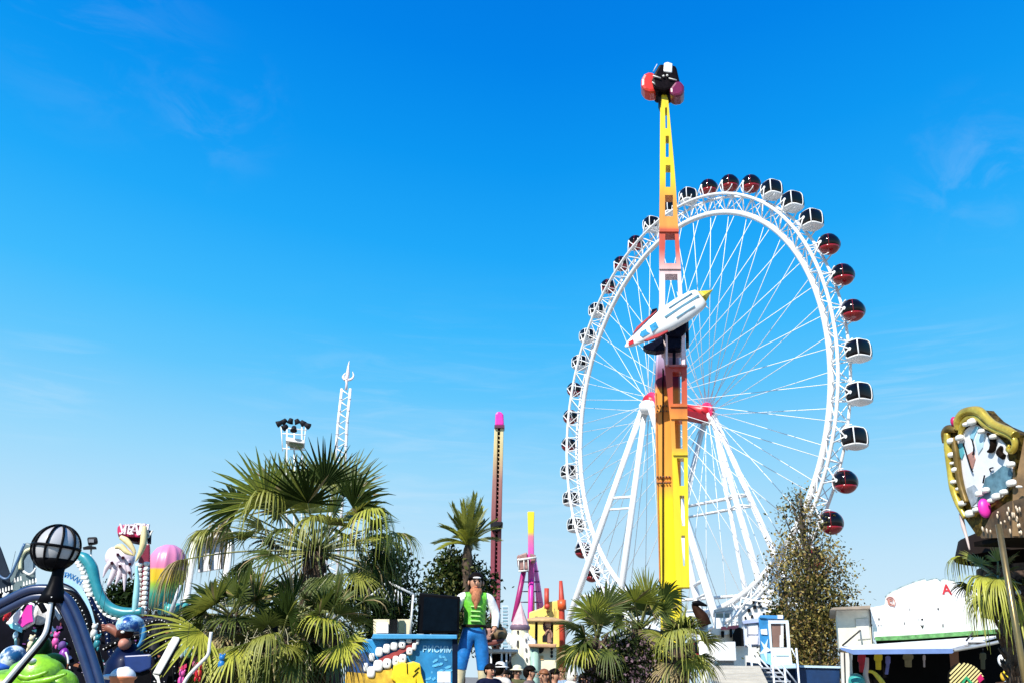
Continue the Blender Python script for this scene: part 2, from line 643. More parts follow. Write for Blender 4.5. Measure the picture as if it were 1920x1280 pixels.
    for i in range(NC):
        t = PH - i * STEP
        # i = 0 is the cabin low on the left of the photo: 0,1 red ... three and three
        kind = 'red' if ((i - 2) // 3) % 2 == 1 else 'white'
        pos = WP(t, RC, .04)
        if kind not in protos:
            gl, sh, ms, mg = white_cabin() if kind == 'white' else red_cabin()
            c = part('cabin', sh, ms, fw, local=True)
            g = part('cabin_glass', gl, mg, c, local=True)
            protos[kind] = (c, g)
            c0, g_ = c, g
        else:
            pc, pg = protos[kind]
            c0 = pc.copy()
            COL.objects.link(c0)
            c0.parent = fw
            g_ = pg.copy()
            COL.objects.link(g_)
            g_.parent = c0
        c0.location = pos - WLOC[fw.name]
        c0.rotation_euler = (0, 0, -YAW)
        WLOC[c0.name] = pos
        # bracket that carries the cabin
        b = MB()
        ro, ta = (Wd * cos(t) + RZ * sin(t)), (-Wd * sin(t) + RZ * cos(t))
        for a, q in ((-1.0, -1.06), (.45, 1.08)):
            e = pos + Nd * q
            for dt in (-.032, .032):
                b.tube([WP(t + dt, RB, a), e], .065, 6)
            b.tube([e + Nd * .0, e - RZ * .0 + Nd * (-.05 if q > 0 else .05)], .16, 8)
            ringp = [e + (Wd * cos(x) + RZ * sin(x)) * 1.0 - Nd * (q * .35) for x in [2 * pi * k / 20 for k in range(20)]]
        q = -.40
        ring = [pos + Nd * q + (Wd * cos(x) + RZ * sin(x)) * (1.06 if kind == 'red' else 1.12) for x in [atan2(sin(t), cos(t)) + radians(100 + 160 * k / 14) for k in range(15)]]
        b.tube(ring, .05, 6)
        br = MB()
        br.v, br.f, br.m, br.sm = [v - pos for v in b.v], b.f, b.m, b.sm
        Rz = Matrix.Rotation(YAW, 3, 'Z')
        br.v = [Rz @ v for v in br.v]
        part('cabin_bracket', br, WHITE, c0, local=True)


ferris()


# ------------------------------------------------------------------ yellow swinging arm ride
def arm_ride():
    Y = 60
    base = G(1262, Y)
    t = T('swinging_arm_ride', base, 'tall yellow and orange swing arm ride with white rocket at its pivot', 'ride')
    zz = lambda y: P(1260, y, Y).z
    yel, org, red, wht = (.86, .68, .012), (.80, .30, .05), (.60, .07, .02), (.80, .66, .66)
    pal = (.62, .12, .10)
    am = Mgrad('arm_paint', [(0, yel), (zz(865), yel), (zz(840), (.80, .38, .04)), (zz(780), (.72, .25, .03)), (zz(755), (.58, .10, .025)), (zz(690), (.56, .05, .03)), (zz(680), (.78, .5, .52)), (zz(650), wht),
                             (zz(520), wht), (zz(500), (.74, .4, .36)), (zz(470), (.62, .09, .05)), (zz(432), (.62, .10, .035)), (zz(428), (.80, .32, .05)), (zz(375), (.82, .36, .04)), (zz(335), yel), (zz(150), yel)], coat=.2)
    mm = Mgrad('mast_paint', [(0, yel), (zz(930), yel), (zz(905), (.86, .40, .05)), (zz(720), (.86, .34, .05)), (zz(712), (.25, .02, .04)), (zz(690), (.16, .02, .09)), (zz(660), (.5, .4, .6)), (zz(640), (.8, .78, .8))], coat=.2)
    # mast: hollow looking box behind
    mb = MB()
    mb.poly([(1232, 640), (1275, 640), (1280, 1290), (1240, 1290), (1238, 1095), (1230, 880), (1228, 730), (1229, 690)], Y + 1.4, 2.4)
    part('mast', mb, mm, t, bevel=.15)
    sm_ = MB()
    for y in (893, 901):
        sm_.poly([(1231, y), (1258, y - 1), (1258, y + 2), (1231, y + 3)], Y + 1.32, .1)
    sm_.poly([(1229, 735), (1231, 735), (1238, 1090), (1236, 1090)], Y + 1.33, .08)
    part('mast_flange', sm_, M('orange_brown_paint', (.5, .16, .03), .5), t)

    bl = MB()
    for y in (893, 905, 760, 770):
        for k in range(5):
            bl.ell(P(1233 + k * 5.5, y, Y + 1.27), .07, 6, 4)
    part('flange_bolt', bl, M('bolt_steel', (.10, .06, .04), .4), t)['kind'] = 'stuff'
    part('power_cable', MB().tube([P(1243, y, Y + 1.3) for y in (690, 760, 840, 920, 1000, 1090)], .05, 6), BLACK, t)

    def plate(name, L_, R_, wins, d, Yq, ext=0):
        """a tapered plate whose left and right edges are polylines in y, cut by windows (x0,x1,y0,y1,x0b,x1b)"""
        def ex(E, y):
            for (x0, y0), (x1, y1) in zip(E, E[1:]):
                if y0 <= y <= y1:
                    return x0 + (x1 - x0) * (y - y0) / (y1 - y0)
            return E[-1][0]
        mb = MB()
        ys = [L_[0][1]]
        top = L_[0][1]
        end = L_[-1][1]
        cur = top
        for (a0, a1, y0, y1, b0, b1) in wins:
            mb.poly([(ex(L_, cur), cur), (ex(R_, cur), cur), (ex(R_, y0), y0), (ex(L_, y0), y0)], Yq, d)
            mb.poly([(ex(L_, y0), y0), (a0, y0), (b0, y1), (ex(L_, y1), y1)], Yq, d)
            mb.poly([(a1, y0), (ex(R_, y0), y0), (ex(R_, y1), y1), (b1, y1)], Yq, d)
            cur = y1
        mb.poly([(ex(L_, cur), cur), (ex(R_, cur), cur), (ex(R_, end), end), (ex(L_, end), end)], Yq, d)
        return mb
    upm = plate('upper', [(1238, 178), (1237, 330), (1236, 430), (1236, 600), (1240, 660)], [(1252, 178), (1266, 330), (1272, 430), (1280, 560), (1285, 660)],
                [(1247, 1250.5, 202, 241, 1247.5, 1251), (1248, 1254, 255, 295, 1248, 1254), (1248, 1257, 310, 351, 1248, 1257), (1247, 1261.5, 366, 406, 1247, 1262), (1247.5, 1265, 438, 494, 1246, 1268), (1247, 1270, 514, 575, 1247, 1273)], 1.1, Y - .2)
    part('upper_arm', upm, am, t)
    lom = plate('lower', [(1243, 650), (1247, 690), (1258, 800), (1268, 1100)], [(1285, 650), (1288, 690), (1291, 1000), (1293, 1100)],
                [(1252, 1276, 656, 683, 1254, 1276), (1261, 1278, 696, 756, 1262, 1278), (1265, 1279, 787, 840, 1267, 1280), (1269, 1282, 858, 910, 1274, 1283), (1274, 1283, 928, 985, 1279, 1284.5), (1277.5, 1284, 1003, 1060, 1281, 1284.5)], 1.1, Y - .35)
    part('lower_arm', lom, am, t)
    for (xa, xb, y, d_) in ((1255, 1289, 683, .47), (1257, 1289, 757, .47), (1258, 1290, 780, .47), (1262, 1290, 848, .47), (1236, 1273, 430, .32), (1236, 1277, 500, .32)):
        part('arm_trim', MB().poly([(xa, y), (xb, y), (xb, y + 4.5), (xa, y + 4.5)], Y - d_, .12), am, t)
    # pivot machinery
    Ry = Matrix.Rotation(radians(-90), 3, 'X')
    pv = MB().lathe(P(1262, 618, Y - .6), [(0, -1.0), (.75, -1.0), (.9, -.8), (.9, 3.2), (.7, 3.4), (0, 3.4)], 28, R=Matrix.Rotation(radians(-90), 3, 'X'))
    pv.poly([(1222, 580), (1232, 577), (1236, 600), (1222, 606), (1218, 596)], Y - 1.1, .9)
    pv.poly([(1205, 648), (1243, 630), (1246, 655), (1230, 658), (1212, 655)], Y - 1.1, .9)
    pv.poly([(1285, 590), (1291, 596), (1292, 640), (1286, 642)], Y - .4, 1.4)
    pv.rect(1252, 620, 1277, 652, Y - 1.2, 1.0)
    pv.rect(1261, 652, 1267, 682, Y - .5, .4)
    part('pivot_motor', pv, M('black_blue_machinery', (.008, .010, .03), .4, var=.4), t, bevel=.06)
    wb = MB()
    wb.rect(1248, 626, 1252, 683, Y - 1.25, .3)
    wb.rect(1278, 612, 1285, 683, Y - 1.25, .3)
    wb.rect(1252, 614, 1280, 621, Y - 1.25, .3)
    part('pivot_frame', wb, M('pink_white_paint', (.78, .60, .66), .45), t, bevel=.04)
    # rocket
    Yr = Y - 2.6
    A, B = P(1172, 650, Yr), P(1313, 559, Yr)
    ax = (B - A)
    Ln = ax.length
    ax.normalize()
    n = Vector((0, -1, 0))
    n = (n - ax * n.dot(ax)).normalized()
    sd_ = n.cross(ax).normalized()
    if sd_.z < 0:
        sd_ = -sd_
    ps = S(Yr) * .98
    prof = [(0, 1.5, 1.0), (.06, 8, 4), (.16, 12.5, 7), (.30, 17, 10), (.42, 22, 13), (.55, 27, 15), (.75, 29, 16), (.93, 26, 15), (1.0, 22, 12)]
    vs, fs, seg = [], [], 28
    for q, hw, hd in prof:
        for k in range(seg):
            a = 2 * pi * k / seg
            ca, sa = cos(a), sin(a)
            vs.append(A + ax * (Ln * q) + sd_ * (math.copysign(abs(ca) ** .8, ca) * hw * ps) + n * (math.copysign(abs(sa) ** .7, sa) * hd * ps))
    for i in range(len(prof) - 1):
        for k in range(seg):
            fs.append((i * seg + k, (i + 1) * seg + k, (i + 1) * seg + (k + 1) % seg, i * seg + (k + 1) % seg))
    fs.append([(len(prof) - 1) * seg + k for k in range(seg)])
    mb = MB().add(vs, fs, 0, True)
    rk = part('rocket', mb, WHITE, t)

    def rp(q, w, d=0):                          # on the rocket: along, sideways (px), out (px)
        return A + ax * (Ln * q) + sd_ * (w * ps) + n * (d * ps)

    def patch(pts, d0, th, mb):
        return mb.prism([rp(q, w, d0) for q, w in pts], -n * (th * ps))
    w_ = MB()
    patch([(.20, -5), (.29, -8), (.31, 6), (.22, 7), (.19, 2)], 9.5, 5, w_)
    patch([(.315, -8), (.40, -7), (.415, 7), (.33, 7)], 13, 6, w_)
    part('cockpit_window', w_, M('blue_window', (.05, .30, .55), .2, var=.3, coat=.4), rk)
    st = MB()
    for q0, q1, w, hw in ((.62, .93, 16, 1.2), (.52, .97, 3, 2.2), (.62, .86, -12, 1.3)):
        patch([(q0, w - hw), (q1, w - hw), (q1, w + hw), (q0, w + hw)], 16.6, 3, st)
    part('stripe', st, M('grey_blue_stripe', (.10, .26, .36), .5), rk)
    fn = MB()
    patch([(.14, 13), (.30, 19), (.46, 26), (.52, 29), (.38, 26), (.22, 21)], 7, 10, fn)
    patch([(.20, -13), (.34, -18), (.46, -22), (.47, -25), (.34, -23), (.22, -17)], 8.5, 8, fn)
    part('fin', fn, M('salmon_red_paint', (.50, .05, .05), .4), rk)
    lg = MB()
    patch([(.035, -3), (.09, -5), (.11, 3), (.05, 4)], 6.6, 3, lg)
    part('nose_emblem', lg, REDP, rk)
    fl = MB()
    f0 = rp(1.0, 0, 2)
    fl.lathe(f0, [(13 * ps, 0), (15 * ps, 6 * ps), (9 * ps, 17 * ps), (4 * ps, 26 * ps), (0, 36 * ps)], 7, R=Matrix((sd_, n, ax)).transposed(), smooth=False)
    part('flame', fl, M('gold_flame_paint', (.55, .40, .02), .35, var=.7, scale=2.2), rk)
    an = MB().tube([rp(.80, 26, 4), rp(.83, 40, 4)], [.05, .015], 5)
    an.tube([rp(.98, -20, 4), rp(.99, -34, 4)], [.05, .015], 5)
    part('antenna', an, WHITE, rk)
    # gondola at the top
    Yg = Y + .2
    g = MB()
    g.poly([(1226, 166), (1222, 148), (1227, 135), (1236, 119), (1268, 122), (1272, 140), (1277, 160), (1262, 166), (1246, 170)], Yg - 1.0, 2.0)
    gd = part('gondola', g, M('black_seat', (.012, .008, .010), .4, var=.5, scale=4), t, bevel=.22)
    s1 = MB().poly([(1226, 135), (1216, 134), (1207, 138), (1202, 148), (1202, 160), (1208, 169), (1218, 172), (1232, 171), (1234, 150)], Yg - .7, 1.4)
    part('seat_shell', s1, M('bright_red_shell', (.68, .03, .015), .35, coat=.4), gd, bevel=.25)
    s2 = MB().poly([(1256, 165), (1266, 152), (1276, 151), (1283, 160), (1283, 172), (1276, 178), (1264, 180), (1256, 175)], Yg - 1.4, 1.4)
    part('seat_shell', s2, M('plum_shell', (.16, .006, .05), .35, coat=.4), gd, bevel=.25)
    hd = MB().poly([(1245, 118), (1252, 116), (1261, 119), (1260, 136), (1244, 134)], Yg - 1.12, .5)
    part('headrest', hd, WHITE, gd, bevel=.08)
    hb = MB()
    hb.bar((1224, 142), (1239, 147), Yg - 1.15, 1.5)
    hb.bar((1254, 147), (1269, 151), Yg - 1.15, 1.5)
    hb.bar((1223, 154), (1228, 158), Yg - 1.1, 1.3)
    for x, y in ((1244, 143), (1251, 142)):
        hb.ell(P(x, y, Yg - 1.15), .1, 10, 6)
    hb.bar((1225, 134), (1232, 121), Yg - .95, 1.0)
    part('lap_bar', hb, OFFW, gd)
    nk = MB().poly([(1234, 165), (1254, 165), (1254, 186), (1250, 178), (1247, 170), (1241, 172), (1238, 200), (1234, 190)], Yg - .5, .9)
    part('arm_neck', nk, BLACK, t)


arm_ride()


# ------------------------------------------------------------------ other towers
def drop_tower():
    Y = 118
    t = T('drop_tower_ride', G(928, Y), 'slim maroon and tan tower ride with bright pink cap left of the ferris wheel', 'ride')
    zz = lambda y: P(932, y, Y).z
    m = Mgrad('tower_fade', [(0, (.20, .03, .05)), (zz(1080), (.24, .04, .06)), (zz(985), (.22, .05, .06)), (zz(900), (.35, .16, .13)), (zz(840), (.62, .5, .24)), (zz(800), (.72, .62, .34))])
    a = MB().poly([(927, 800), (933.5, 800), (930, 960), (926, 1170), (918, 1170), (921, 960)], Y, .8)
    b = MB().poly([(938, 800), (944.5, 800), (941, 960), (937, 1170), (930, 1170), (934, 960)], Y, .8)
    part('column', a, m, t, bevel=.1)
    part('column', b, m, t, bevel=.1)
    c = MB().poly([(929, 800), (943, 800), (936, 1290), (921, 1290)], Y + .9, .25)
    part('back_panel', c, M('dark_brown_steel', (.05, .025, .02), .5), t)
    lad = MB()
    for i in range(46):
        y = 806 + i * 8
        x = 936 - (y - 800) * .023
        lad.poly([(x - 4, y), (x + 4, y + 2), (x + 4, y + 4), (x - 4, y + 2)], Y + .3, .3)
    part('cross_lattice', lad, m, t)
    cp = MB().poly([(928, 797), (929, 775), (933, 770), (940, 771), (944, 776), (945, 797)], Y - .3, 1.6)
    part('cap', cp, MAGENTA, t, bevel=.2)
    cb = MB().poly([(927, 796), (946, 796), (946, 801), (927, 801)], Y - .4, 1.8)
    part('cap_collar', cb, M('dark_plum', (.10, .01, .04), .5), t)
    gd = MB()
    gd.poly([(919, 976), (943, 977), (943, 984), (920, 990)], Y - 1.1, 2.6)
    gd.poly([(921, 990), (940, 985), (938, 993), (923, 995)], Y - .9, 2.2)
    part('gondola', gd, DGREY, t, bevel=.15)


def pendulum():
    Y = 85
    t = T('small_pendulum_ride', G(993, Y), 'small pink pendulum ride with yellow arm top and splayed pink legs', 'ride')
    zz = lambda y: P(995, y, Y).z
    m = Mgrad('pendulum_arm_fade', [(0, YELc), (zz(1150), YELc), (zz(1120), (.80, .32, .12)), (zz(1095), (.62, .06, .30)), (zz(1030), (.66, .10, .42)), (zz(1006), (.72, .2, .3)), (zz(998), YELc), (zz(955), YELc)])
    part('arm', MB().poly([(989, 958), (1002, 958), (1001, 1000), (1003, 1180), (990, 1180), (990, 1000)], Y - .5, .8), m, t, bevel=.08)
    dk = M('plum_pink_shade', (.32, .01, .12), .4)  # the left leg's shadow side is put into its colour
    part('leg', MB().tube([P(988, 1040, Y), P(963, 1165, Y - 2)], .24, 8), dk, t)
    part('leg', MB().tube([P(998, 1040, Y + .5), P(993, 1190, Y - 2)], .24, 8), MAGENTA, t)
    part('leg', MB().tube([P(1000, 1040, Y + .5), P(1020, 1165, Y + 2)], .22, 8), M('rose_pink_paint', (.80, .22, .50), .45), t)
    part('leg', MB().tube([P(1003, 1045, Y + 1), P(1009, 1150, Y + 2)], .14, 8), M('rose_pink_paint', (.8, .22, .5)), t)
    rg = MB()
    for y in (1070, 1090, 1108, 1128):
        rg.bar((1000, y), (1010 + (y - 1070) * .1, y), Y, 1.3)
        rg.bar((983 - (y - 1070) * .18, y), (992, y), Y, 1.0)
    part('rung', rg, M('plum_grey', (.12, .03, .12), .5), t)
    s = MB()
    s.poly([(972, 1040), (988, 1034), (990, 1066), (974, 1068)], Y - 1.6, 1.2)
    s.poly([(969, 1042), (973, 1038), (975, 1060), (971, 1060)], Y - 1.3, 1.5)
    s.poly([(994, 1036), (1005, 1040), (1004, 1052), (996, 1054)], Y - 1.4, 1.2)
    part('gondola', s, M('pale_brown_seat', (.30, .16, .14), .5, var=.4), t, bevel=.12)
    w = MB()
    w.bar((970, 1049), (1006, 1044), Y - 1.7, 2.0)
    w.bar((972, 1070), (988, 1069), Y - 1.7, 1.6)
    for x in (972, 982, 990):
        w.bar((x, 1046), (x + 1, 1070), Y - 1.7, .9)
    part('safety_rail', w, OFFW, t)


YELc = (.85, .66, .02)
drop_tower()
pendulum()


def spire():
    Y = 100
    t = T('lattice_mast', G(632, Y), 'thin white lattice mast with twisted finial rising behind the big palm', 'mast')
    mb = MB()
    A = [(641, 728), (634, 790), (628, 870), (600, 1180)]
    B = [(657, 728), (651, 790), (647, 870), (625, 1180)]
    for L_ in (A, B):
        part('mast_chord', MB().tube([P(x, y, Y) for x, y in L_], .17, 6), WHITE, t)
    ax = lambda E, y: next(x0 + (x1 - x0) * (y - y0) / (y1 - y0) for (x0, y0), (x1, y1) in zip(E, E[1:]) if y0 <= y <= y1)
    for i in range(20):
        y = 730 + i * 22
        mb.tube([P(ax(A, y), y, Y), P(ax(B, y + 11), y + 11, Y)], .08, 5)
        mb.tube([P(ax(B, y + 11), y + 11, Y), P(ax(A, y + 22), y + 22, Y)], .06, 5)
    part('mast_lacing', mb, WHITE, t)
    c = MB()
    for i in range(18):
        y = 748 + i * 22
        for E in (A, B):
            c.ell(P(ax(E, y), y, Y), (.22, .22, .1), 8, 4)
    part('mast_joint', c, M('grey_pink_joint', (.45, .38, .40), .5), t)
    f = MB()
    f.tube([P(649, 730, Y), P(650, 718, Y), P(649, 705, Y)], [.16, .14, .2], 6)
    ptube(f, [(650, 712), (652, 700), (653, 688), (655, 676)], Y, [3.2, 4, 2.4, .4], n=3)
    ptube(f, [(647, 712), (643, 706), (648, 698)], Y, [2.5, 2.2, .6], n=3)
    ptube(f, [(652, 712), (659, 710), (663, 704), (661, 696)], Y, [2.6, 2.4, 1.8, .5], n=3)
    part('finial', f, M('white_pink_paint', (.78, .68, .70), .4), t)


def flood():
    Y = 62
    t = T('floodlight_tower', G(548, Y), 'floodlight mast with a ring of black lamps above the palm crown', 'floodlight')
    mb = MB()
    for x in (538, 552, 566):
        mb.bar((x, 800), (x - 1, 1180), Y, 1.5)
    mb.bar((526, 800), (575, 806), Y, 1.2)
    mb.bar((527, 797), (530, 845), Y, 1.0)
    mb.bar((573, 800), (570, 840), Y, 1.0)
    for y in (812, 840, 880, 930, 1000):
        mb.bar((530, y), (572, y + 3), Y, 1.3)
    part('mast', mb, WHITE, t)
    for x, y, dy in ((524, 793, 0), (533, 789, 1.2), (545, 788, 1.4), (557, 789, 1.2), (567, 792, .6), (576, 797, 0), (535, 800, -1), (551, 803, -1.2)):
        b = MB()
        c = P(x, y, Y + dy)
        d = Vector((x - 550, 0, -14)).normalized()
        d = (d + Vector((0, .3 * dy, 0))).normalized()
        q = d.to_track_quat('Z', 'Y').to_matrix()
        b.lathe(c, [(0, -.19), (.15, -.17), (.19, 0), (.25, .19), (.22, .21), (0, .17)], 10, R=q)
        part('lamp', b, DGREY, t)
    pl = MB().poly([(536, 818), (570, 824), (570, 830), (536, 825)], Y - .8, 1.6)
    part('platform', pl, OFFW, t)
    g = MB().poly([(541, 825), (568, 829), (568, 836), (544, 833)], Y - .5, 1.0)
    part('equipment_box', g, M('olive_grey_box', (.16, .2, .12), .6), t)


spire()
flood()


# ------------------------------------------------------------------ vegetation
LEAFM = [M('palm_leaf', (.095, .125, .022), .5, var=.35, scale=4, transl=.3), M('palm_leaf_pale', (.27, .28, .045), .5, var=.3, scale=4, transl=.28),
         M('palm_leaf_shade', (.034, .058, .012), .45, var=.35, scale=4, transl=.15), M('palm_leaf_dry', (.30, .23, .10), .7, var=.35, scale=5, transl=.2),
         M('palm_petiole', (.16, .17, .05), .5, var=.3, scale=6), M('palm_leaf_sunny', (.42, .43, .055), .45, var=.25, scale=4, transl=.3)]  # darkest tone stands for leaf shadow, brightest for sunlit leaf
TRUNKM = M('palm_trunk', (.085, .055, .035), .9, var=.55, scale=9, bump=.8)


def fan_leaf(mb, rnd, base, d, Lp, R, m, droop, nseg=26, spread=115, fold=.35, facing=None):
    d = Vector(d).normalized()
    side = d.cross(RZ)
    if side.length < .05:
        a = rnd.uniform(0, 2 * pi)
        side = Vector((cos(a), sin(a), 0))
    side.normalize()
    pts = []
    for i in range(6):
        q = i / 5
        pts.append(base + d * (Lp * q) - RZ * (Lp * .16 * q * q * (1 - abs(d.z))))
    mb.tube(pts, [.026, .022, .018, .016, .014, .012], 5, 4)
    a = (pts[-1] - pts[-2]).normalized()
    nrm = side.cross(a).normalized()
    if nrm.z < 0:
        nrm = -nrm
        side = -side
    tw = rnd.uniform(-.5, .5)
    side = (side * cos(tw) + nrm * sin(tw)).normalized()
    nrm = a.cross(side)
    if nrm.z < 0:
        nrm = -nrm
    if facing is not None:                             # blade turned so that its upper side looks this way
        nrm = Vector(facing) + Vector((rnd.uniform(-.4, .4), 0, rnd.uniform(-.3, .3)))
        nrm = (nrm - a * nrm.dot(a)).normalized()
        side = nrm.cross(a).normalized()
    e = pts[-1]
    sp = radians(spread)
    dth = 2 * sp / (nseg - 1)
    T_ = (0, .18, .40, .60, .80, 1.0)
    fu = .42 if facing is None else (.40 if R > .9 else .58)              # how far out the pleats stay joined
    for i in range(nseg):
        th = -sp + dth * i
        v = (a * cos(th) + side * sin(th) + nrm * (fold * (abs(th) / sp) ** 1.0 * .55)).normalized()
        l = R * (.72 + .28 * cos(th * .8)) * rnd.uniform(.88, 1.08)
        lat = nrm.cross(v).normalized()
        g = droop * rnd.uniform(.75, 1.3)
        vs = []
        tipj = rnd.uniform(-.1, .1)
        for t in T_:
            w = l * math.sin(dth / 2) * 1.05 * (t if t < fu else fu * max(0., 1 - (t - fu) / (1 - fu)) ** .85) + .002
            c = e + v * (l * t * (1 - .25 * g * t ** 3)) - RZ * (g * l * t ** 2.6) + lat * (tipj * l * t * t * .6)
            vs += [c - lat * w + nrm * w * .45, c - nrm * w * .2, c + lat * w + nrm * w * .45]
        fs = []
        for k in range(len(T_) - 1):
            o = 3 * k
            fs += [(o, o + 1, o + 4, o + 3), (o + 1, o + 2, o + 5, o + 4)]
        mm = m if rnd.random() > .12 else rnd.choice((0, 1, 3))
        mb.add(vs, fs, mm, True)


def fan_palm(label, px, py, Y, reach, n, seed, trunk_r=.2, lo=-55, hi=86, group=None, extra=(), pet=.5, name='fan_palm', thick=True, dry=.10, pale=.4):
    """crown centre at pixel (px, py); reach in metres"""
    rnd = random.Random(seed)
    c = P(px, py, Y)
    base = Vector((c.x + rnd.uniform(-.1, .1), c.y, 0))
    t = T(name, base, label, 'palm tree', group)
    tr = MB()
    k = max(6, int(c.z / .12))
    pts, rr = [], []
    for i in range(k + 1):
        q = i / k
        pts.append(base.lerp(c, q))
        rr.append(trunk_r * (1.25 - .35 * q) * (1.08 if i % 2 else .95))
    tr.tube(pts, rr, 12)
    for i in range(int(k * 5)):                       # old leaf boots
        q = rnd.uniform(.1, 1)
        a = rnd.uniform(0, 2 * pi)
        o = base.lerp(c, q) + Vector((cos(a), sin(a), 0)) * trunk_r * .9
        tr.tube([o, o + Vector((cos(a) * .08, sin(a) * .08, .14))], [.035, .012], 4)
    part('trunk', tr, TRUNKM, t)
    cr = MB()
    for i in range(n):
        q = (i + .5) / n
        el = radians(hi - (hi - lo) * q ** .9 + rnd.uniform(-9, 9))
        az = i * 2.39996 + rnd.uniform(-.25, .25)
        d = Vector((cos(az) * cos(el), sin(az) * cos(el), sin(el)))
        sh = 1 - .36 * max(0, sin(el)) ** 2
        Lp = reach * pet * rnd.uniform(.8, 1.15) * sh
        R = reach * (1 - pet) * rnd.uniform(.95, 1.2) * (1 - .15 * max(0, sin(el)) ** 2)
        u = rnd.random()
        if q > .86 and u < dry * 4:
            m = 3
        else:
            m = 1 if u < pale else (0 if u < .82 else 2)
        dr = (.05 + .55 * q) * rnd.uniform(.7, 1.3)
        fan_leaf(cr, rnd, c + d * .08, d, Lp, R, m, dr, spread=rnd.uniform(78, 118), nseg=rnd.choice((22, 24, 26)))
    for (x, y, dy, Lp, R, m, dr) in extra:           # leaves the photo shows at a set place: tip of their stalk
        e = P(x, y, Y + dy)
        d = e - c
        fan_leaf(cr, rnd, c, d, d.length, R, m, dr, spread=70 if dr < .3 and R > .9 else 86, nseg=20 if dr < .3 and R > .9 else 26, facing=(0, -1, .35) if dr < .3 else None)
    part('crown', cr, LEAFM, t)
    if thick:
        th = MB()
        for i in range(int(n * 5)):
            a = rnd.uniform(0, 2 * pi)
            r = rnd.uniform(.3, .95) * reach * .8
            o = c + Vector((cos(a) * r, sin(a) * r, rnd.uniform(-.35, .3) * reach))
            l = rnd.uniform(.15, .5) * reach * .6
            th.tube([o, o + Vector((rnd.uniform(-.06, .06), rnd.uniform(-.06, .06), -l * .5)), o + Vector((rnd.uniform(-.12, .12), rnd.uniform(-.1, .1), -l))], .0055, 3, cap=False)
        part('hanging_fibre', th, M('palm_fibre', (.5, .45, .28), .8), t)['kind'] = 'stuff'
    return t


def date_palm():
    Y = 45
    rnd = random.Random(3)
    c = P(877, 1022, Y)
    base = Vector((c.x, c.y, 0))
    t = T('date_palm', base, 'feathery date palm standing behind the bearded statue', 'palm tree')
    tr = MB()
    pts = [base.lerp(c, i / 40) for i in range(41)]
    tr.tube(pts, [.15 * (1.1 if i % 2 else .95) + (.12 * sin((i - 31) / 9 * pi) if i > 31 else 0) for i in range(41)], 10)
    part('trunk', tr, TRUNKM, t)
    cr = MB()
    for i in range(34):
        q = (i + .5) / 34
        el = radians(86 - 72 * q ** 1.5 + rnd.uniform(-6, 6))
        az = i * 2.39996
        d = Vector((cos(az) * cos(el), sin(az) * cos(el), sin(el)))
        Ln = rnd.uniform(2.3, 3.0) * (1 - .3 * q)
        n = 16
        pts = []
        for k in range(n + 1):
            s = k / n
            pts.append(c + d * (Ln * s) - RZ * (Ln * (.05 + .38 * q * q) * s ** 2.2))
        cr.tube(pts, [.035 * (1 - .8 * k / n) for k in range(n + 1)], 4, 1)
        side = d.cross(RZ)
        side = side.normalized() if side.length > .05 else Vector((1, 0, 0))
        m = rnd.choice((0, 1, 1, 5, 1))
        for k in range(2, n * 2):
            s = k / (n * 2)
            j = min(int(s * n), n - 1)
            p = pts[j].lerp(pts[j + 1], s * n - j)
            tg = (pts[j + 1] - pts[j]).normalized()
            for sg in (-1, 1):
                l = .62 * (1 - .55 * abs(s - .45)) * rnd.uniform(.8, 1.1)
                dr = (tg * .75 + side * sg * .75 + RZ * .28).normalized()
                w = RZ.cross(dr).normalized() * .022 + RZ * .012
                tip = p + dr * l - RZ * .10 * l
                mid = p + dr * l * .5
                cr.add([p - w * .6, p + w * .6, mid + w, tip, mid - w], [(0, 1, 2, 3, 4)], m)
    part('crown', cr, LEAFM, t)


